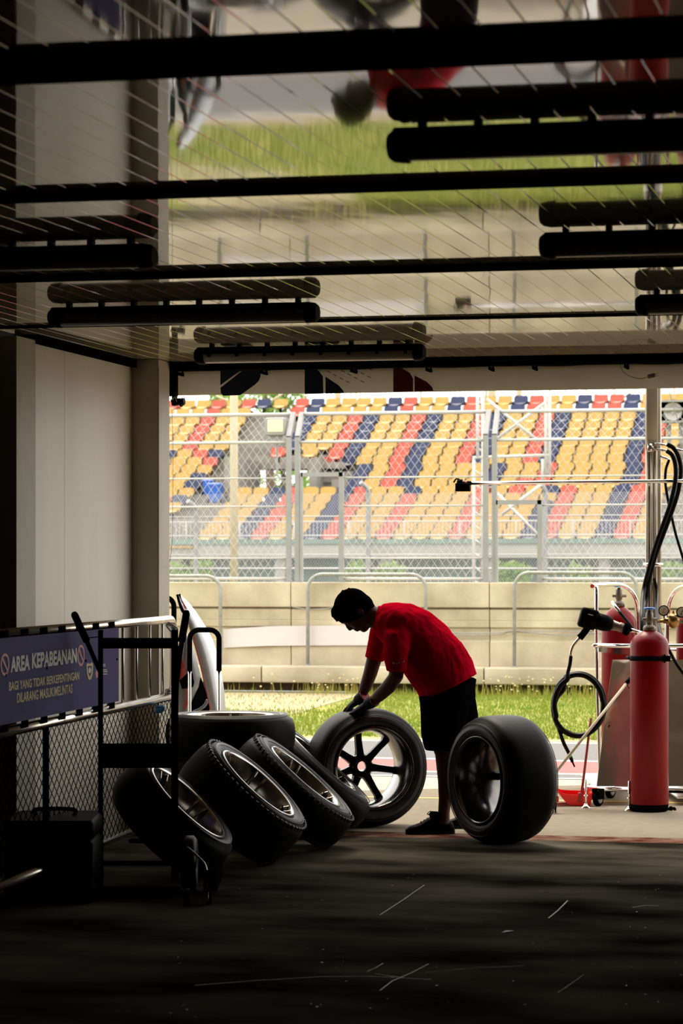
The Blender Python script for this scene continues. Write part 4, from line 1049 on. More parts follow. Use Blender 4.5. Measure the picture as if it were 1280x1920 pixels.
text('AREA', 20, 56, 1244, 29, 'sign_white', .035); text('KEPABEANAN', 60, 144, 1234, 28, 'sign_white', .035)
text('BAGI YANG TIDAK BERKEPENTINGAN', 17, 148.5, 1277, 16, 'sign_yellow', .016); text('DILARANG MASUK/MELINTAS', 32, 136, 1300, 18, 'sign_yellow', .016)
def ring(px, py, rx, ry):
    c = SG(px, py); hx = abs((SG(px+rx, py)-c).length); hz = abs(SG(px, py-ry).z-c.z); b = MB()
    n_ = 28; R_ = [[c+AD*hx*k*math.cos(2*math.pi*i/n_)+UP*hz*k*math.sin(2*math.pi*i/n_) for i in range(n_)] for k in (1, .78)]
    b.rings(R_, True, False, False, False)
    d = (AD*hx*.62-UP*hz*.62); q = (AD*hx+UP*hz).normalized()*hx*.10; b.add([c-d-q, c+d-q, c+d+q, c-d+q], [(0,1,2,3)])
    b.build('prohibition_mark', M['sign_red'], sg_)
ring(9.5, 1246, 8, 21); ring(152, 1229, 6.5, 20)
def spoly(pts, m, nm='emblem', off=SO+.004):
    b = MB(); P_ = [SG(x, y, off) for x, y in pts]; b.add(P_, [list(range(len(P_)))]); return b.build(nm, M[m], sg_)
spoly([(162,1246),(165,1243),(168.5,1245),(172,1242),(174.5,1245),(174,1262),(171,1273),(168,1275),(165,1272),(163,1262)], 'sign_yellow')
spoly([(164.5,1249),(168.5,1248),(172,1249),(171.5,1262),(168.3,1270),(165.5,1262)], 'sign_blue', off=SO+.0045)
spoly([(168.5,1250),(171,1256),(169.5,1262),(167,1262),(166,1256)], 'sign_white', off=SO+.005)
spoly([(179,1262),(181,1256),(184,1262),(184.5,1270),(180,1271)], 'sign_red')
for y, w2 in ((1246, 4.5), (1249, 4.5), (1256, 7.5), (1259.5, 8.5), (1264, 8)): spoly([(193,y-1),(193+w2,y-1.2),(193+w2,y+.6),(193,y+.8)], 'sign_white', 'small_print')
b = MB()
for x, y in ((88,1253), (161,1239), (219.5,1236), (11,1266)):
    q = SG(x, y); b.tube([q-AN*.006, q+AN*.003], .006, 8)
b.build('rivet', M['black_plastic'], sg_)
k = 0
while k < 9:
    p = sr-AD*(.12+k*.32); 
    for z, s_ in ((zs1+.012, 1), (zs0-.012, -1)): b = MB(); b.obox(V(p.x, p.y, z)-AN*.004, AD*.05, AN*.003, UP*.020); b.build('fixing_tab', M['dark_trim'], sg_)
    k += 1

# ------------------------------------------------------------------ hand truck
ZH = 12.75
def HP(px, py, d=0.0): return W(px, py, ZH+d)
ht = thing('hand_truck', 'black hand truck with tilted grips in front of the crowd barrier', 'hand truck', V(*HP(258, 1600)[:2], 0))
for x, w2 in ((188.5, 4.5), (327.5, 6.5)):
    b = MB(); top = HP(x, 1181); bot = V(*HP(x, 1600)[:2], .05); b.rbox((top+bot)/2, RT*w2*ZH/F, FW*.014, UP*(top.z-bot.z)/2, .005); b.build('upright', M['black_metal'], ht)
b = MB(); b.rbox((HP(258, 1206)), UP*10*ZH/F, FW*.008, RT*68*ZH/F, .004); b.build('crossbar', M['black_metal'], ht)
b = MB(); b.rbox((HP(258, 1417)), UP*23*ZH/F, FW*.01, RT*68*ZH/F, .004); b.build('crossbar', M['black_metal'], ht)
b = MB(); b.tube([HP(166, 1196), HP(186, 1194)], .0025, 6); b.build('cable_hook', M['black_metal'], ht)
for pts in (((189,1262,0), (178,1238,-.03), (158,1192,-.10), (138,1149,-.16)), ((329,1262,0), (336,1228,-.03), (342,1192,-.10), (350,1146,-.16))):
    p = [HP(*q) for q in pts]; b = MB(); b.tube(p[:3], .011, 10); o = b.build('handle', M['black_metal'], ht)
    b = MB(); d = (p[3]-p[2]); s_ = p[2]-d*.25; b.tube([s_, s_+d*.03, p[2]+d*.9, p[2]+d*1.0], [.013, .0175, .0175, .012], 12); b.build('grip', M['foam'], o)
for sx in (-.24, .24):
    q = V(*HP(258, 1600)[:2], .13)+RT*sx+FW*.06; b = MB(); b.lathe([(.03,-.03),(.11,-.035),(.13,-.02),(.13,.02),(.11,.035),(.03,.03)], q, RT, 28, closed=True); b.build('wheel', M['rubber'], ht)
b = MB(); q = V(*HP(258, 1600)[:2], .02); b.obox(q-FW*.12, RT*.20, FW*.13, UP*.006); b.build('toe_plate', M['black_metal'], ht)
b = MB(); b.tube([q+RT*-.24+FW*.06+UP*.11, q+RT*.24+FW*.06+UP*.11], .012, 8); b.build('axle', M['black_metal'], ht)
# dark cases in the shade at lower left
def case(name, label, x0, x1, yt, Zc, dep, m='black_plastic', cat='case'):
    a, c_ = W(x0, 1500, Zc), W(x1, 1500, Zc); zt_ = W(x0, yt, Zc).z; t = thing(name, label, cat, V(*((a+c_)/2)[:2], 0))
    mid = (a+c_)/2+FW*dep/2; hw = (c_-a).length/2
    b = MB(); b.rbox(V(mid.x, mid.y, zt_*.38), RT*hw, FW*dep/2, UP*zt_*.38, .03); b.build('case_body', M[m], t)
    b = MB(); b.rbox(V(mid.x, mid.y, zt_*.89), RT*hw*1.01, FW*dep*.51, UP*zt_*.115, .035); b.build('case_lid', M[m], t)
    for k in (-.5, .5):
        b = MB(); b.rbox(V(mid.x, mid.y, zt_*.77)+RT*hw*k-FW*(dep/2+.006), RT*.022, FW*.008, UP*.035, .006); b.build('latch', M['black_metal'], t)
    b = MB(); q = V(mid.x, mid.y, zt_)
    b.tube(smooth_path([q-RT*.09, q-RT*.085+UP*.03, q+RT*.085+UP*.03, q+RT*.09]), .009, 8); b.build('handle', M['foam'], t)
    return t
case('tool_case', 'low black case in the dark corner below the blue sign', 6, 175, 1540, 12.3, .55)
# slim trolley with a bright edge in the shade
t = thing('trolley_jack', 'low black jack with one bright metal edge in front of the leaning wheels', 'jack', V(*W(372, 1700, 12.3)[:2], 0))
q = V(*W(372, 1700, 12.3)[:2], 0); b = MB(); b.rbox(q+V(0,.25,.11), RT*.03, FW*.30, UP*.05, .01); b.build('jack_body', M['black_metal'], t)
for sx in (-.05, .05):
    for sy in (0, .5): b = MB(); p = q+RT*sx+FW*sy+UP*.035; b.tube([p-RT*.012, p+RT*.012], .035, 14); b.build('wheel', M['black_plastic'], t)
b = MB(); p = W(387, 1640, 12.25); b.tube(smooth_path([W(350, 1588, 12.3), W(368, 1604, 12.28), W(384, 1622, 12.26), W(388, 1650, 12.25), W(389, 1690, 12.24)]), .006, 8); b.build('lever', M['steel'], t)

# ------------------------------------------------------------------ U-shaped handles with foam, behind the wheel stack
def uhandle(px0, px1, pyt, pyf, Z, label, pyb=1600):
    a, c_ = W(px0, pyt, Z), W(px1, pyt, Z); t = thing('folding_trolley', label, 'trolley', V(*((a+c_)/2)[:2], 0), 'trolleys with foam handles')
    r = .055; zt_ = a.z; zf = W(px0, pyf, Z).z; hw = (c_-a).length/2; m_ = (a+c_)/2
    path = lambda z: [m_-RT*hw+UP*(z-zt_)]+[m_-RT*(hw-r+r*math.cos(q))+UP*(-r+r*math.sin(q)) for q in [math.pi/2*i/7 for i in range(8)]]+[m_+RT*(hw-r+r*math.sin(q))+UP*(-r+r*math.cos(q)) for q in [math.pi/2*i/7 for i in range(8)]]+[m_+RT*hw+UP*(z-zt_)]
    b = MB(); b.tube(path(zf), .0155, 12); b.build('foam_grip', M['foam'], t)
    for s_ in (-1, 1): b = MB(); p = m_+RT*hw*s_; b.tube([V(p.x, p.y, .12), V(p.x, p.y, zf+.03)], .009, 10); b.build('leg', M['chrome'], t)
    b = MB(); q = V(m_.x, m_.y, .10); b.rbox(q-FW*.0, RT*hw*1.2, FW*.16, UP*.015, .02); b.build('platform', M['black_metal'], t)
    for sx in (-1, 1):
        for sy in (-.1, .1): b = MB(); p = q+RT*sx*hw*.9+FW*sy-UP*.055; b.tube([p-RT*.01, p+RT*.01], .045, 14); b.build('caster', M['black_plastic'], t)
uhandle(355.5, 410.5, 1181, 1258, 16.1, 'trolley handle, square U with black foam, above the flat wheel stack')
uhandle(268, 326, 1120, 1190, 16.15, 'trolley handle with black foam peeking out beside the garage column')

# ------------------------------------------------------------------ racing car bumper leaning outside
ZK = 16.9
def K(px, py, d=0.0): return W(px, py, ZK+d)
kt = thing('car_bumper', 'white and grey racing car body panel with red accents standing behind the garage column', 'car part', V(*K(380, 1500)[:2], 0))
le = [(334,1113),(339,1130),(345,1144),(352,1165),(358,1190),(364,1210),(371,1235),(377,1258),(383,1280),(389,1305),(396,1335),(402,1380),(408,1440),(414,1523)]
re = [(336,1113),(352,1128),(366,1145),(378,1163),(390,1182),(400,1203),(408,1228),(414,1252),(418,1278),(421,1302),(423,1335),(425,1380),(426,1440),(428,1523)]
b = MB(); nu = 8
def shell(mb, l, r_, bulge, thk, d0=0, dl=0.0):
    Fr = []; Bk = []
    for (x0, y0), (x1, y1) in zip(l, r_):
        fr_ = []; bk = []
        for i in range(nu+1):
            u = i/nu; dep = d0+dl*u-bulge*math.sin(math.pi*u)*min(1, (y0-1100)/90)
            fr_.append(K(lerp(x0, x1, u), lerp(y0, y1, u), dep)); bk.append(K(lerp(x0, x1, u), lerp(y0, y1, u), dep+thk))
        Fr.append(fr_); Bk.append(bk)
    mb.rings(Fr, False, False, False); mb.rings([x[::-1] for x in Bk], False, False, False)
    mb.rings([[f_[0] for f_ in Fr], [k_[0] for k_ in Bk]], False, False, False); mb.rings([[k_[-1] for k_ in Bk], [f_[-1] for f_ in Fr]], False, False, False)
shell(b, le, re, .09, .012, 0, .18); o = recalc(b.build('outer_panel', M['body_white'], kt))
def streak(pts, m, r, nm, par, dd):
    b = MB(); b.tube(smooth_path([K(x, y, dd) for x, y in pts], 4), r, 6); return b.build(nm, M[m], par)
streak([(362,1187),(368,1215),(374,1240),(379,1262),(384,1285),(390,1310),(396,1338)], 'body_red', .0035, 'red_stripe', o, -.02)
b = MB(); b.add([K(337,1119,-.06), K(341,1124,-.07), K(351,1142,-.07), K(346,1141,-.055)], [(0,1,2,3)]); b.build('red_sticker', M['body_red'], o)
b = MB(); b.tube(smooth_path([K(x, y, .02) for x, y in ((334,1114),(338,1130),(344,1146),(351,1150),(348,1175),(342,1200),(336,1240),(331,1290),(330,1340),(330,1400),(330,1523))], 4), .014, 8); b.build('support_strut', M['black_metal'], kt)
b = MB(); l2 = [(346,1192),(340,1215),(335,1240),(333,1262),(333,1290),(333,1325),(334,1360),(336,1430),(338,1523)]; r2 = [(352,1190),(358,1205),(366,1230),(372,1250),(376,1268),(372,1288),(358,1318),(352,1360),(360,1523)]
nu = 6; shell(b, l2, r2, .05, .012, .16, .04); g_ = recalc(b.build('inner_panel', M['body_grey'], kt))
def kp(pts, m, nm, par, dd):
    b = MB(); b.prism([K(x, y, dd) for x, y in pts], FW*.006); return recalc(b.build(nm, M[m], par))
kp([(339,1232),(347,1251),(336,1256),(335,1245)], 'body_red', 'red_accent', g_, .085); kp([(337,1256),(348,1252),(348,1264),(336,1276),(335,1270)], 'body_red', 'red_accent', g_, .08)
kp([(336,1276),(349,1264),(361,1262),(364,1280),(362,1288),(353,1290),(341,1292)], 'black_plastic', 'air_opening', g_, .084)
kp([(349,1291),(354,1290),(355,1312),(348,1330),(343,1330),(348,1310)], 'body_red', 'red_accent', g_, .08)
b = MB(); b.prism([K(x, y, .24) for x, y in ((362,1250),(376,1270),(384,1290),(392,1320),(398,1400),(400,1523),(352,1523),(350,1330),(366,1300))], FW*.02); recalc(b.build('wheel_arch_liner', M['black_plastic'], kt))
b = MB(); b.tube(smooth_path([K(x, y, .12) for x, y in ((362,1335),(374,1330),(384,1322),(389,1312))]), .010, 8); b.build('arch_edge', M['body_grey'], kt)

# ------------------------------------------------------------------ gas bottle trolley
def cyl_bottle(name_lab, base, Rr, z0, zs, zn, group):
    t = thing('gas_cylinder', name_lab, 'gas cylinder', V(base.x, base.y, z0), group)
    c = V(base.x, base.y, 0)
    b = MB(); nck = .036
    b.lathe([(0, z0+.035), (Rr-.01, z0+.035), (Rr, z0+.05), (Rr, zs-.02), (Rr*.985, zs+.0), (Rr*.90, lerp(zs, zn, .30)), (Rr*.70, lerp(zs, zn, .62)), (Rr*.46, lerp(zs, zn, .88)), (nck, zn), (0, zn)], c, UP, 48); b.build('cylinder_body', M['red_paint'], t)
    b = MB(); b.lathe([(0, z0), (Rr*.88, z0), (Rr*.97, z0+.02), (Rr*1.0, z0+.045), (Rr-.012, z0+.06)], c, UP, 40); b.build('base_ring', M['black_metal'], t)
    b = MB(); b.lathe([(.030, zn-.004), (.040, zn), (.041, zn+.018), (.034, zn+.030), (.022, zn+.036), (.020, zn+.05), (.024, zn+.056), (.024, zn+.112), (.012, zn+.118), (.010, zn+.128), (0, zn+.128)], c, UP, 24)
    b.cyl(c+UP*(zn+.072)-RT*.045, c+UP*(zn+.072)+RT*.05, .010, n=10); b.build('valve', M['bronze_cap'], t)
    b = MB(); hz_ = zn+.132
    b.lathe([(0, hz_), (.030, hz_), (.035, hz_+.004), (.035, hz_+.011), (.030, hz_+.014), (0, hz_+.012)], c, UP, 20); b.build('valve_wheel', M['blue_knob'], t)
    return t
ZA = 17.0; a = W(1217, 1523, ZA); GB = 'red gas cylinders of the trolley'
ct = cyl_bottle('nearest red gas cylinder standing on the apron at the right, black strap round it', a, .120, 0, 1.055, 1.128, GB)
ca = V(a.x, a.y, 0)
b = MB(); zb_ = W(1217, 1234, ZA).z; b.lathe([(.121, zb_-.015), (.124, zb_-.014), (.124, zb_+.014), (.121, zb_+.015)], ca, UP, 48)
b.obox(ca+UP*zb_+RT*.10-FW*.085, RT*.02, FW*.012, UP*.018); b.tube([ca+UP*(zb_)-RT*.115, ca+UP*(zb_+.002)-RT*.13+FW*.09], .010, 8); b.tube([ca+UP*zb_+RT*.11, ca+UP*zb_+RT*.14+FW*.09], .010, 8)
tag(b.build('cylinder_strap', M['black_plastic']), 'black strap round the nearest red cylinder', 'strap')
b = MB(); q = ca+UP*zb_+RT*.083-FW*.10; b.obox(q, RT*.006, FW*.004, UP*.026); tag(b.build('strap_buckle', M['chrome']), 'small bright buckle on the black cylinder strap', 'buckle')
ZBt = 18.6; a2 = W(1160, 1480, ZBt); cyl_bottle('red gas cylinder at the rear left of the trolley, behind the impact wrench', a2, .119, .115, W(1160, 1166, ZBt).z, W(1160, 1137, ZBt).z, GB)
a3 = W(1300, 1480, ZBt); cyl_bottle('red gas cylinder cut by the right edge of the photo', a3, .119, .115, W(1300, 1166, ZBt).z, W(1300, 1137, ZBt).z, GB)
ZT = 17.6
def T(px, py, d=0.0): return W(px, py, ZT+d)
tr = thing('bottle_trolley', 'chrome tube trolley with stainless panels carrying the red gas cylinders', 'trolley', V(*T(1200, 1500)[:2], 0))
def tb(pts, r, m='chrome', nm='frame_tube', par=None, n=12, sm=5):
    b = MB(); b.tube(smooth_path([T(*p) for p in pts], sm), r, n); return b.build(nm, M[m], par or tr)
tb([(1110,1099,.1),(1135,1096,.4),(1160,1096,.7),(1178,1104,.85),(1190,1120,.95),(1196,1145,1.0),(1198,1200,1.0),(1198,1300,1.0),(1198,1480,1.0)], .014)
tb([(1118,1098,.15),(1118,1200,.15),(1120,1300,.15),(1123,1400,.15),(1124,1480,.15)], .013)
tb([(1320,1100,.1),(1290,1098,.4),(1268,1106,.8),(1256,1125,.95),(1252,1150,1.0),(1250,1200,1.0),(1250,1480,1.0)], .014)
tb([(1113,1212,0),(1120,1210,.0),(1180,1211,.2),(1260,1211,.3),(1320,1210,.3)], .014)
tb([(1113,1212,0),(1118,1217,.5),(1150,1219,.9),(1200,1219,1.2),(1300,1219,1.2)], .012)
tb([(1095,1479,-.1),(1102,1476,0),(1150,1478,-.2),(1200,1479,-.1),(1320,1481,-.1)], .013)
tb([(1095,1479,-.1),(1106,1472,.5),(1140,1470,1.1),(1300,1471,1.3)], .012)
tb([(1253,1484,-.1),(1280,1485,-.1),(1320,1485,-.1)], .009, 'black_metal', 'lower_bar')
b = MB(); b.rings([[T(1122,1214,.05), T(1150,1215,-.02), T(1185,1216,.0)], [T(1122,1222,.05), T(1150,1226,-.02), T(1185,1228,.0)]], False, False, False); b.build('holder_band', M['steel'], tr)
def sheet(pts, nm='side_panel'):
    b = MB(); b.prism([T(*p) for p in pts], FW*.004); return recalc(b.build(nm, M['stainless_sheet'], tr))
sheet([(1148,1237,.1),(1200,1237,.1),(1200,1474,-.1),(1118,1474,-.1)]); sheet([(1245,1237,.1),(1330,1237,.1),(1330,1474,-.1),(1245,1474,-.1)])
b = MB(); q = T(1141, 1361, -.05); b.tube([q-FW*.004, q+FW*.004], .008, 10); b.build('rivet', M['chrome'], tr)
b = MB(); b.obox(lerp(T(1118,1478,-.1), T(1200,1478,-.1), .5)+FW*.6-UP*.005, RT*.14, FW*.7, UP*.004); b.obox(T(1290,1478,.5)-UP*.005, RT*.16, FW*.7, UP*.004); b.build('platform', M['steel'], tr)
def caster(px, py, d):
    q = T(px, py, d); g = V(q.x, q.y, 0); o = None
    b = MB(); ax = (RT*.80-FW*.6).normalized(); b.lathe([(.014,-.016),(.038,-.018),(.047,-.012),(.047,.012),(.038,.018),(.014,.016)], g+UP*.047, ax, 24, closed=True); o = b.build('caster', M['black_plastic'], tr)
    b = MB(); b.lathe([(0,-.0195),(.024,-.0195),(.027,-.017)], g+UP*.047, ax, 20); b.lathe([(0,.0195),(.024,.0195),(.027,.017)], g+UP*.047, ax, 20); b.build('caster_hub', M['galvanised'], o)
    b = MB()
    for s_ in (-1, 1): b.obox(g+UP*.078+ax*.024*s_, ax*.0035, ax.cross(UP)*.030, UP*.032)
    b.obox(g+UP*.108, ax*.028, ax.cross(UP)*.030, UP*.004); b.build('caster_fork', M['black_metal'], o)
caster(1121, 1519, -.25); caster(1144, 1505, .35)
def foot(px, Zf):
    q = W(px, 1515, Zf); g = V(q.x, q.y, 0); b = MB(); b.tube([g+UP*.02, g+UP*.19], .007, 8); b.lathe([(0,0),(.030,0),(.031,.006),(.018,.016),(.010,.030),(0,.03)], g, UP, 20)
    b.tube([g+UP*.075, g+UP*.085], .013, 6); b.build('levelling_foot', M['chrome'], tr)
foot(1098, 17.2); foot(1179, 17.0)
# mast, boom
ZM = 18.3; g = W(1221, 1480, ZM); mp = V(g.x, g.y, 0)
mt = thing('boom_mast', 'tall polished steel mast with a horizontal boom at the right', 'mast', mp)
def Mq(px, py, d=0): return W(px, py, ZM+d)
k_ = ZM/F; zc2 = Mq(1220, 842).z
b = MB(); xc = (mp); b.rbox(V(xc.x, xc.y, (3.6+zc2)/2), RT*11*k_, FW*.04, UP*(3.6-zc2)/2, .008); b.build('upper_mast', M['mast_steel'], mt)
for dx in (-8.5, 0.5, 8.0):
    b = MB(); q = mp+RT*dx*k_; b.tube([V(q.x, q.y, .1), V(q.x, q.y, zc2)], .0095 if dx else .006, 12); b.build('lower_tube', M['mast_steel'], mt)
b = MB(); q = mp+FW*.03; b.rbox(V(q.x, q.y, zc2/2+.05), RT*9*k_, FW*.01, UP*(zc2/2-.05), .004); b.build('mast_back', M['stainless_sheet'], mt)
b = MB(); q = mp+RT*15.5*k_+FW*.03; b.tube([V(q.x, q.y, .1), V(q.x, q.y, 3.6)], .0145, 14); b.build('side_tube', M['mast_steel'], mt)
b = MB(); q = mp+RT*3*k_+UP*Mq(1221, 1059).z; b.lathe([(.04,-.014),(.068,-.012),(.068,.012),(.04,.014)], q, UP, 24); b.build('collar', M['steel'], mt)
b = MB(); q = mp+RT*0+UP*Mq(1220, 838).z-FW*.045; b.tube([q-RT*.012+UP*.02, q-RT*.012-UP*.035], .022, 12); b.obox(q-RT*.01+UP*.018, RT*.022, FW*.02, UP*.012); b.obox(q-RT*.014-UP*.018, RT*.018, FW*.02, UP*.012)
for y in (831.5, 842): b.tube([Mq(1222, y, -.05), Mq(1250, y+2.5, -.05)], .009, 10)
b.build('hose_fitting', M['steel'], mt)
bo1 = thing('air_boom', 'long thin horizontal steel boom reaching left from the mast', 'boom', Mq(1210, 903))
zbm = Mq(1210, 904).z; p0 = Mq(868, 910, 0); p0.z = zbm+.012; p0.y = mp.y-.05; p1 = V(mp.x+.45, mp.y-.05, zbm+.006)
p0 = Mq(880, 909); p0 = V(WY(880, 908, mp.y-.05).x, mp.y-.05, zbm)
b = MB(); b.tube([p0, p1], .0125, 12); b.build('boom_tube', M['chrome'], bo1)
b = MB(); b.tube([p0-V(.085,0,-.002), p0-V(.05,0,0), p0-V(.05,0,0), p0-V(.02,0,0), p0-V(.02,0,0), p0+V(.01,0,0)], [.024, .026, .012, .012, .016, .014], 12); b.rbox(p0-V(.045,0,.028), V(.05,0,0), V(0,.03,0), V(0,0,.028), .006); b.tube(smooth_path([p0-V(.06,0,-.02), p0-V(.09,0,-.03), p0-V(.11,0,-.005)]), .006, 6); b.build('end_swivel', M['black_plastic'], bo1)
b = MB(); b.tube([p0-V(.03,0,0), p0-V(.015,0,0)], .017, 12); b.build('red_collar', M['body_red'], bo1)
for z0_, x1_, y1_, x2_, y2_ in ((0, 1236, 855, 1256, 862), (0, 1250, 838, 1300, 850)):
    b = MB(); b.tube([Mq(x1_, y1_), Mq(x2_, y2_)], .009, 10); b.build('branch_tube', M['chrome'], mt)
def hose(pts, r, label, d=-.08, m='black_rubber_hose'):
    b = MB(); b.tube(smooth_path([Mq(p[0], p[1], (p[2] if len(p) > 2 else d)) for p in pts], 7), r, 10); return tag(b.build('air_hose', M[m]), label, 'hose', 'black hoses hanging from the mast')
hose([(1250,833),(1262,840),(1272,858),(1276,885),(1270,925),(1257,965),(1240,1010),(1226,1050),(1216,1090),(1210,1130),(1207,1180,-.5),(1206,1240,-.6)], .0155, 'outer thick black hose looping down from the upper mast fitting')
hose([(1249,845),(1260,854),(1266,875),(1265,905),(1256,945),(1242,985),(1228,1025),(1215,1070),(1206,1110),(1203,1160,-.5),(1204,1230,-.6)], .0150, 'inner thick black hose looping down from the lower mast fitting', -.11)
hose([(1254,862),(1248,880),(1247,905),(1252,938),(1258,965),(1266,1000),(1275,1030),(1284,1060),(1300,1120)], .0095, 'thin black hose curving down to the right edge', -.05)
hose([(1226,1085),(1231,1110),(1231,1150,-.5),(1238,1185,-.8),(1252,1215,-1.0),(1268,1245,-1.0),(1290,1275,-1.0)], .011, 'black hose running down behind the nearest cylinder to the right edge', -.04)
b = MB(); b.tube([Mq(1250, 722, .3), Mq(1300, 885, .3)], .0025, 6); tag(b.build('stay_wire', M['galvanised']), 'thin slanting wire to the right of the mast', 'wire')
# regulator with two gauges
rg = thing('gas_regulator', 'brass regulator with two round gauges beside the nearest cylinder valve', 'regulator', W(1257, 1175, 16.95))
b = MB(); q0 = W(1232, 1165, 16.97)
b.tube([q0, W(1250, 1164, 16.95)], .010, 10); b.tube([W(1243, 1163, 16.95), W(1262, 1166, 16.95)], .019, 14); b.lathe([(0,-.05),(.032,-.045),(.036,-.01),(.034,.02),(.02,.035),(0,.036)], W(1262, 1166, 16.93), (FW*.6-UP).normalized(), 20); b.tube([W(1262, 1160, 16.95), W(1262, 1144, 16.95)], .011, 10)
b.tube([W(1245, 1162, 16.95), W(1244, 1150, 16.93)], .005, 8); b.tube([W(1268, 1164, 16.95), W(1277, 1152, 16.93)], .005, 8); b.build('regulator_body', M['brass'], rg)
for px, py in ((1244, 1145), (1277.5, 1148)):
    q = W(px, py, 16.9); ax = (-FW+RT*-.1).normalized(); b = MB(); b.lathe([(0,-.02),(.030,-.02),(.034,-.01),(.034,.006),(.030,.010),(.028,.006)], q, ax, 24); o = b.build('gauge', M['black_plastic'], rg)
    b = MB(); b.lathe([(0,.004),(.0285,.004)], q, ax, 24); b.build('gauge_dial', M['gauge_face'], o)
    b = MB(); nd = (RT*.4+UP*.9).normalized(); b.obox(q+ax*.006, nd*.016, nd.cross(ax)*.0016, ax*.0006); b.obox(q+ax*.0058-UP*.012, RT*.008, UP*.0012, ax*.0005); b.build('gauge_needle', M['sign_red'] if px < 1260 else M['black_plastic'], o)
b = MB(); b.tube([W(1276, 1166, 16.9), W(1300, 1167, 16.9)], .010, 10); b.build('green_hose', M['green_tape'], rg)
# small hose at the rear cylinder
b = MB(); b.tube([W(1147, 1128, 18.5), W(1150, 1133, 18.48), W(1160, 1146, 18.4)], [.010, .012, .011], 10); o = tag(b.build('valve_coupling', M['chrome']), 'short bright coupling on the rear left cylinder valve', 'coupling')
b = MB(); b.tube(smooth_path([W(1160, 1146, 18.4), W(1176, 1166, 18.35), W(1192, 1186, 18.3), W(1205, 1200, 18.3)]), .011, 10); tag(b.build('air_hose', M['black_rubber_hose']), 'short black hose from the rear left cylinder valve', 'hose')
# impact wrench
ZGn = 17.35
def N_(px, py, d=0): return W(px, py, ZGn+d)
ig = thing('impact_wrench', 'black pneumatic impact wrench resting in its holder on the trolley', 'wrench', N_(1130, 1172))
ax0, ax1 = N_(1088, 1156), N_(1140, 1170); ad = (ax1-ax0).normalized(); kk = ZGn/F
b = MB(); b.rbox(ax0+ad*15*kk, ad*17*kk, FW*.055, ad.cross(FW)*19*kk, .022); b.tube([ax0+ad*26*kk, ax0+ad*48*kk, ax0+ad*60*kk], [16*kk, 15.5*kk, 12.5*kk], 20); b.build('motor_housing', M['black_plastic'], ig)
b = MB(); b.tube([ax0+ad*58*kk, ax0+ad*74*kk, ax0+ad*76*kk, ax0+ad*84*kk], [10.5*kk, 8*kk, 9.5*kk, 8.5*kk], 18); b.build('front_nose', M['bronze_cap'], ig)
b = MB(); q = ax0+ad*84*kk; b.tube([q, q+ad*3*kk, q+ad*9*kk, q+ad*12*kk], [10.5*kk, 12.5*kk, 12.5*kk, 8*kk], 18); b.build('socket', M['black_metal'], ig)
b = MB(); b.tube([q+ad*10*kk, q+ad*34*kk], 3.6*kk, 12); b.build('holder_tube', M['chrome'], tr)
b = MB(); gp = [N_(1103, 1172), N_(1098, 1182), N_(1090, 1192), N_(1086, 1196)]; b.loft([(p, h_*kk, .016) for p, h_ in zip(gp, (7.5, 6.5, 6.5, 6.8))], FW, 14); b.build('grip', M['black_plastic'], ig)
b = MB(); b.tube(smooth_path([N_(1106,1176), N_(1112,1180), N_(1111,1184), N_(1104,1185)]), .0022, 6); b.build('trigger', M['chrome'], ig)
b = MB(); b.obox(ax0+ad*16*kk-FW*.057+ad.cross(FW)*8*kk, ad*5*kk, FW*.001, ad.cross(FW)*.8*kk); b.build('maker_mark', M['sign_white'], ig)
b = MB(); b.tube(smooth_path([N_(1086,1196), N_(1080,1203), N_(1074,1211), N_(1070,1222), N_(1070,1230)], 3), [.008]*9+[.010]*0+[.009]*4 if False else .0095, 10); b.build('swivel_coupling', M['steel'], ig)
# coiled hose
hc = []
def el(cx, cy, rx, ry, a0, a1, n, d0, d1):
    return [N_(cx+rx*math.cos(math.radians(lerp(a0, a1, i/n))), cy-ry*math.sin(math.radians(lerp(a0, a1, i/n))), lerp(d0, d1, i/n)) for i in range(n+1)]
pts = [N_(1070,1230), N_(1068,1246), N_(1064,1262, -.01)]+el(1087, 1322, 48, 56, 120, 200, 5, -.02, -.03)+el(1083, 1320, 48, 60, 210, 360, 9, -.03, -.02)+el(1083, 1323, 47, 58, 370, 500, 9, -.02, .02)+el(1082, 1325, 45, 60, 510, 590, 5, .02, .04)+el(1084, 1321, 49, 58, 600, 840, 14, .04, .06)+el(1090, 1330, 52, 50, 852, 905, 3, .05, .0)+[N_(1048,1368,-.02), N_(1056,1392,-.02), N_(1066,1412,-.02), N_(1071,1424,-.02)]
b = MB(); sp_ = smooth_path(pts, 5); b.tube(sp_, [.012 if i < 12 else (.0165 if i < len(sp_)-22 else .012) for i in range(len(sp_))], 10); ch = tag(b.build('coiled_hose', M['black_rubber_hose']), 'coiled black air hose hanging from the impact wrench', 'hose')
b = MB(); b.tube([N_(1066,1414,-.02), N_(1069,1420,-.02)], .0145, 10); b.build('green_band', M['green_tape'], ch)
b = MB(); b.tube([N_(1070,1422,-.02), N_(1073,1429,-.02), N_(1073,1429,-.02), N_(1077,1438,-.02)], [.011, .010, .006, .005], 10); b.build('plug_nipple', M['black_metal'], ch)
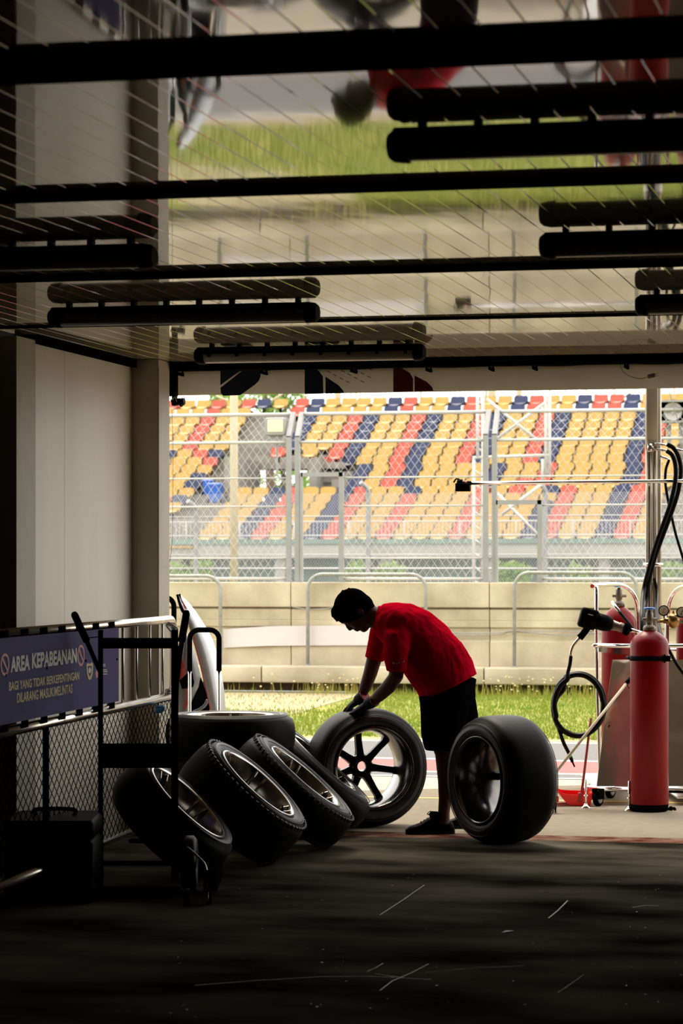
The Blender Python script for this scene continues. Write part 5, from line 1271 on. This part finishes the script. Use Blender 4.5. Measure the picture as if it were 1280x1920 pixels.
# dustpan and broom
ZP = 17.35
def Q(px, py, d=0): return W(px, py, ZP+d)
dp = thing('dustpan', 'bright red long-handled dustpan on the apron beside the trolley', 'dustpan', V(*Q(1078, 1518)[:2], 0))
g0 = V(*Q(1078, 1518)[:2], 0); kk = ZP/F
b = MB()
sec_ = [(-48, 32), (-40, 31), (-34, 28), (-28, 22), (-22, 13), (-14, 4), (-6, 1), (20, 1), (28, 1)]
out = [g0+RT*x*kk+UP*y*kk for x, y in sec_]; inn = [g0+RT*x*kk+UP*(y+1.2)*kk for x, y in sec_]
top_ = [g0+RT*x*kk+UP*y*kk for x, y in ((-48, 34), (-40, 33.5), (-34, 31), (-28, 27), (-20, 24), (-8, 23), (4, 22.5), (20, 22), (34, 26))]
for d_ in (0, .30):
    P_ = [p+FW*d_ for p in out]; T2 = [p+FW*(d_+(.01 if d_ else -.01)) for p in top_]
    b.rings([P_, T2], False, False, False); b.rings([[p+FW*.004 for p in T2], [p+FW*.004 for p in P_]], False, False, False)
b.rings([out, [p+FW*.30 for p in out]], False, False, False); b.rings([[p+FW*.30 for p in inn], inn], False, False, False)
b.rings([[out[-1], top_[-1]], [out[-1]+FW*.3, top_[-1]+FW*.3]], False, False, False); b.build('pan', M['pan_red'], dp)
b = MB(); b.tube([g0+RT*10*kk+UP*10*kk-FW*.008, W(1107.5, 1346, ZP-.02)], [.0085, .0085], 10); b.build('handle', M['stick_red'], dp)
b = MB(); b.rbox(g0+RT*9*kk+UP*17*kk-FW*.012, RT*.012, FW*.01, UP*.03, .004); b.build('handle_socket', M['stick_red'], dp)
br = thing('broom', 'broom with tan stick leaning across in front of the trolley panel', 'broom', V(*W(1000, 1500, 16.6)[:2], 0))
p0 = W(1178, 1276, 17.35); p1 = W(1040, 1450, 16.95); pe = p0+(p1-p0)*((p0.z-.10)/(p0.z-p1.z))
b = MB(); b.tube([p0, pe], .0095, 10); b.build('stick', M['stick_tan'], br)
b = MB(); d = (p1-p0).normalized(); b.tube([p0-d*.02, p0+d*.03], .0135, 10); b.tube(smooth_path([p0, p0-UP*.03+RT*.012, p0-UP*.05, p0-UP*.02-RT*.01]), .002, 6); b.build('stick_cap', M['black_plastic'], br)
b = MB(); b.rbox(pe-UP*.01, RT*.14, FW*.025, UP*.02, .008); b.build('broom_head', M['stick_red'], br)
b = MB(); R = random.Random(5)
for i in range(160): q = pe+RT*R.uniform(-.13, .13)+FW*R.uniform(-.02, .02)-UP*.03; e_ = V(q.x, q.y, .002)+RT*R.uniform(-.01, .01); b.tube([q, e_], .0012, 3)
b.build('bristles', M['black_plastic'], br)['kind'] = 'stuff'
# cloth scrap by the nearest cylinder
b = MB(); q = G(1259, 1520); R = random.Random(2)
for i in range(6): b.ball(q+V(R.uniform(-.025,.02), R.uniform(-.02,.02), R.uniform(.006,.018)), (R.uniform(.008,.016),)*3, n=7, m=5)
tag(b.build('rubber_scrap', M['black_plastic']), 'small dark scrap on the apron right of the nearest cylinder', 'scrap')
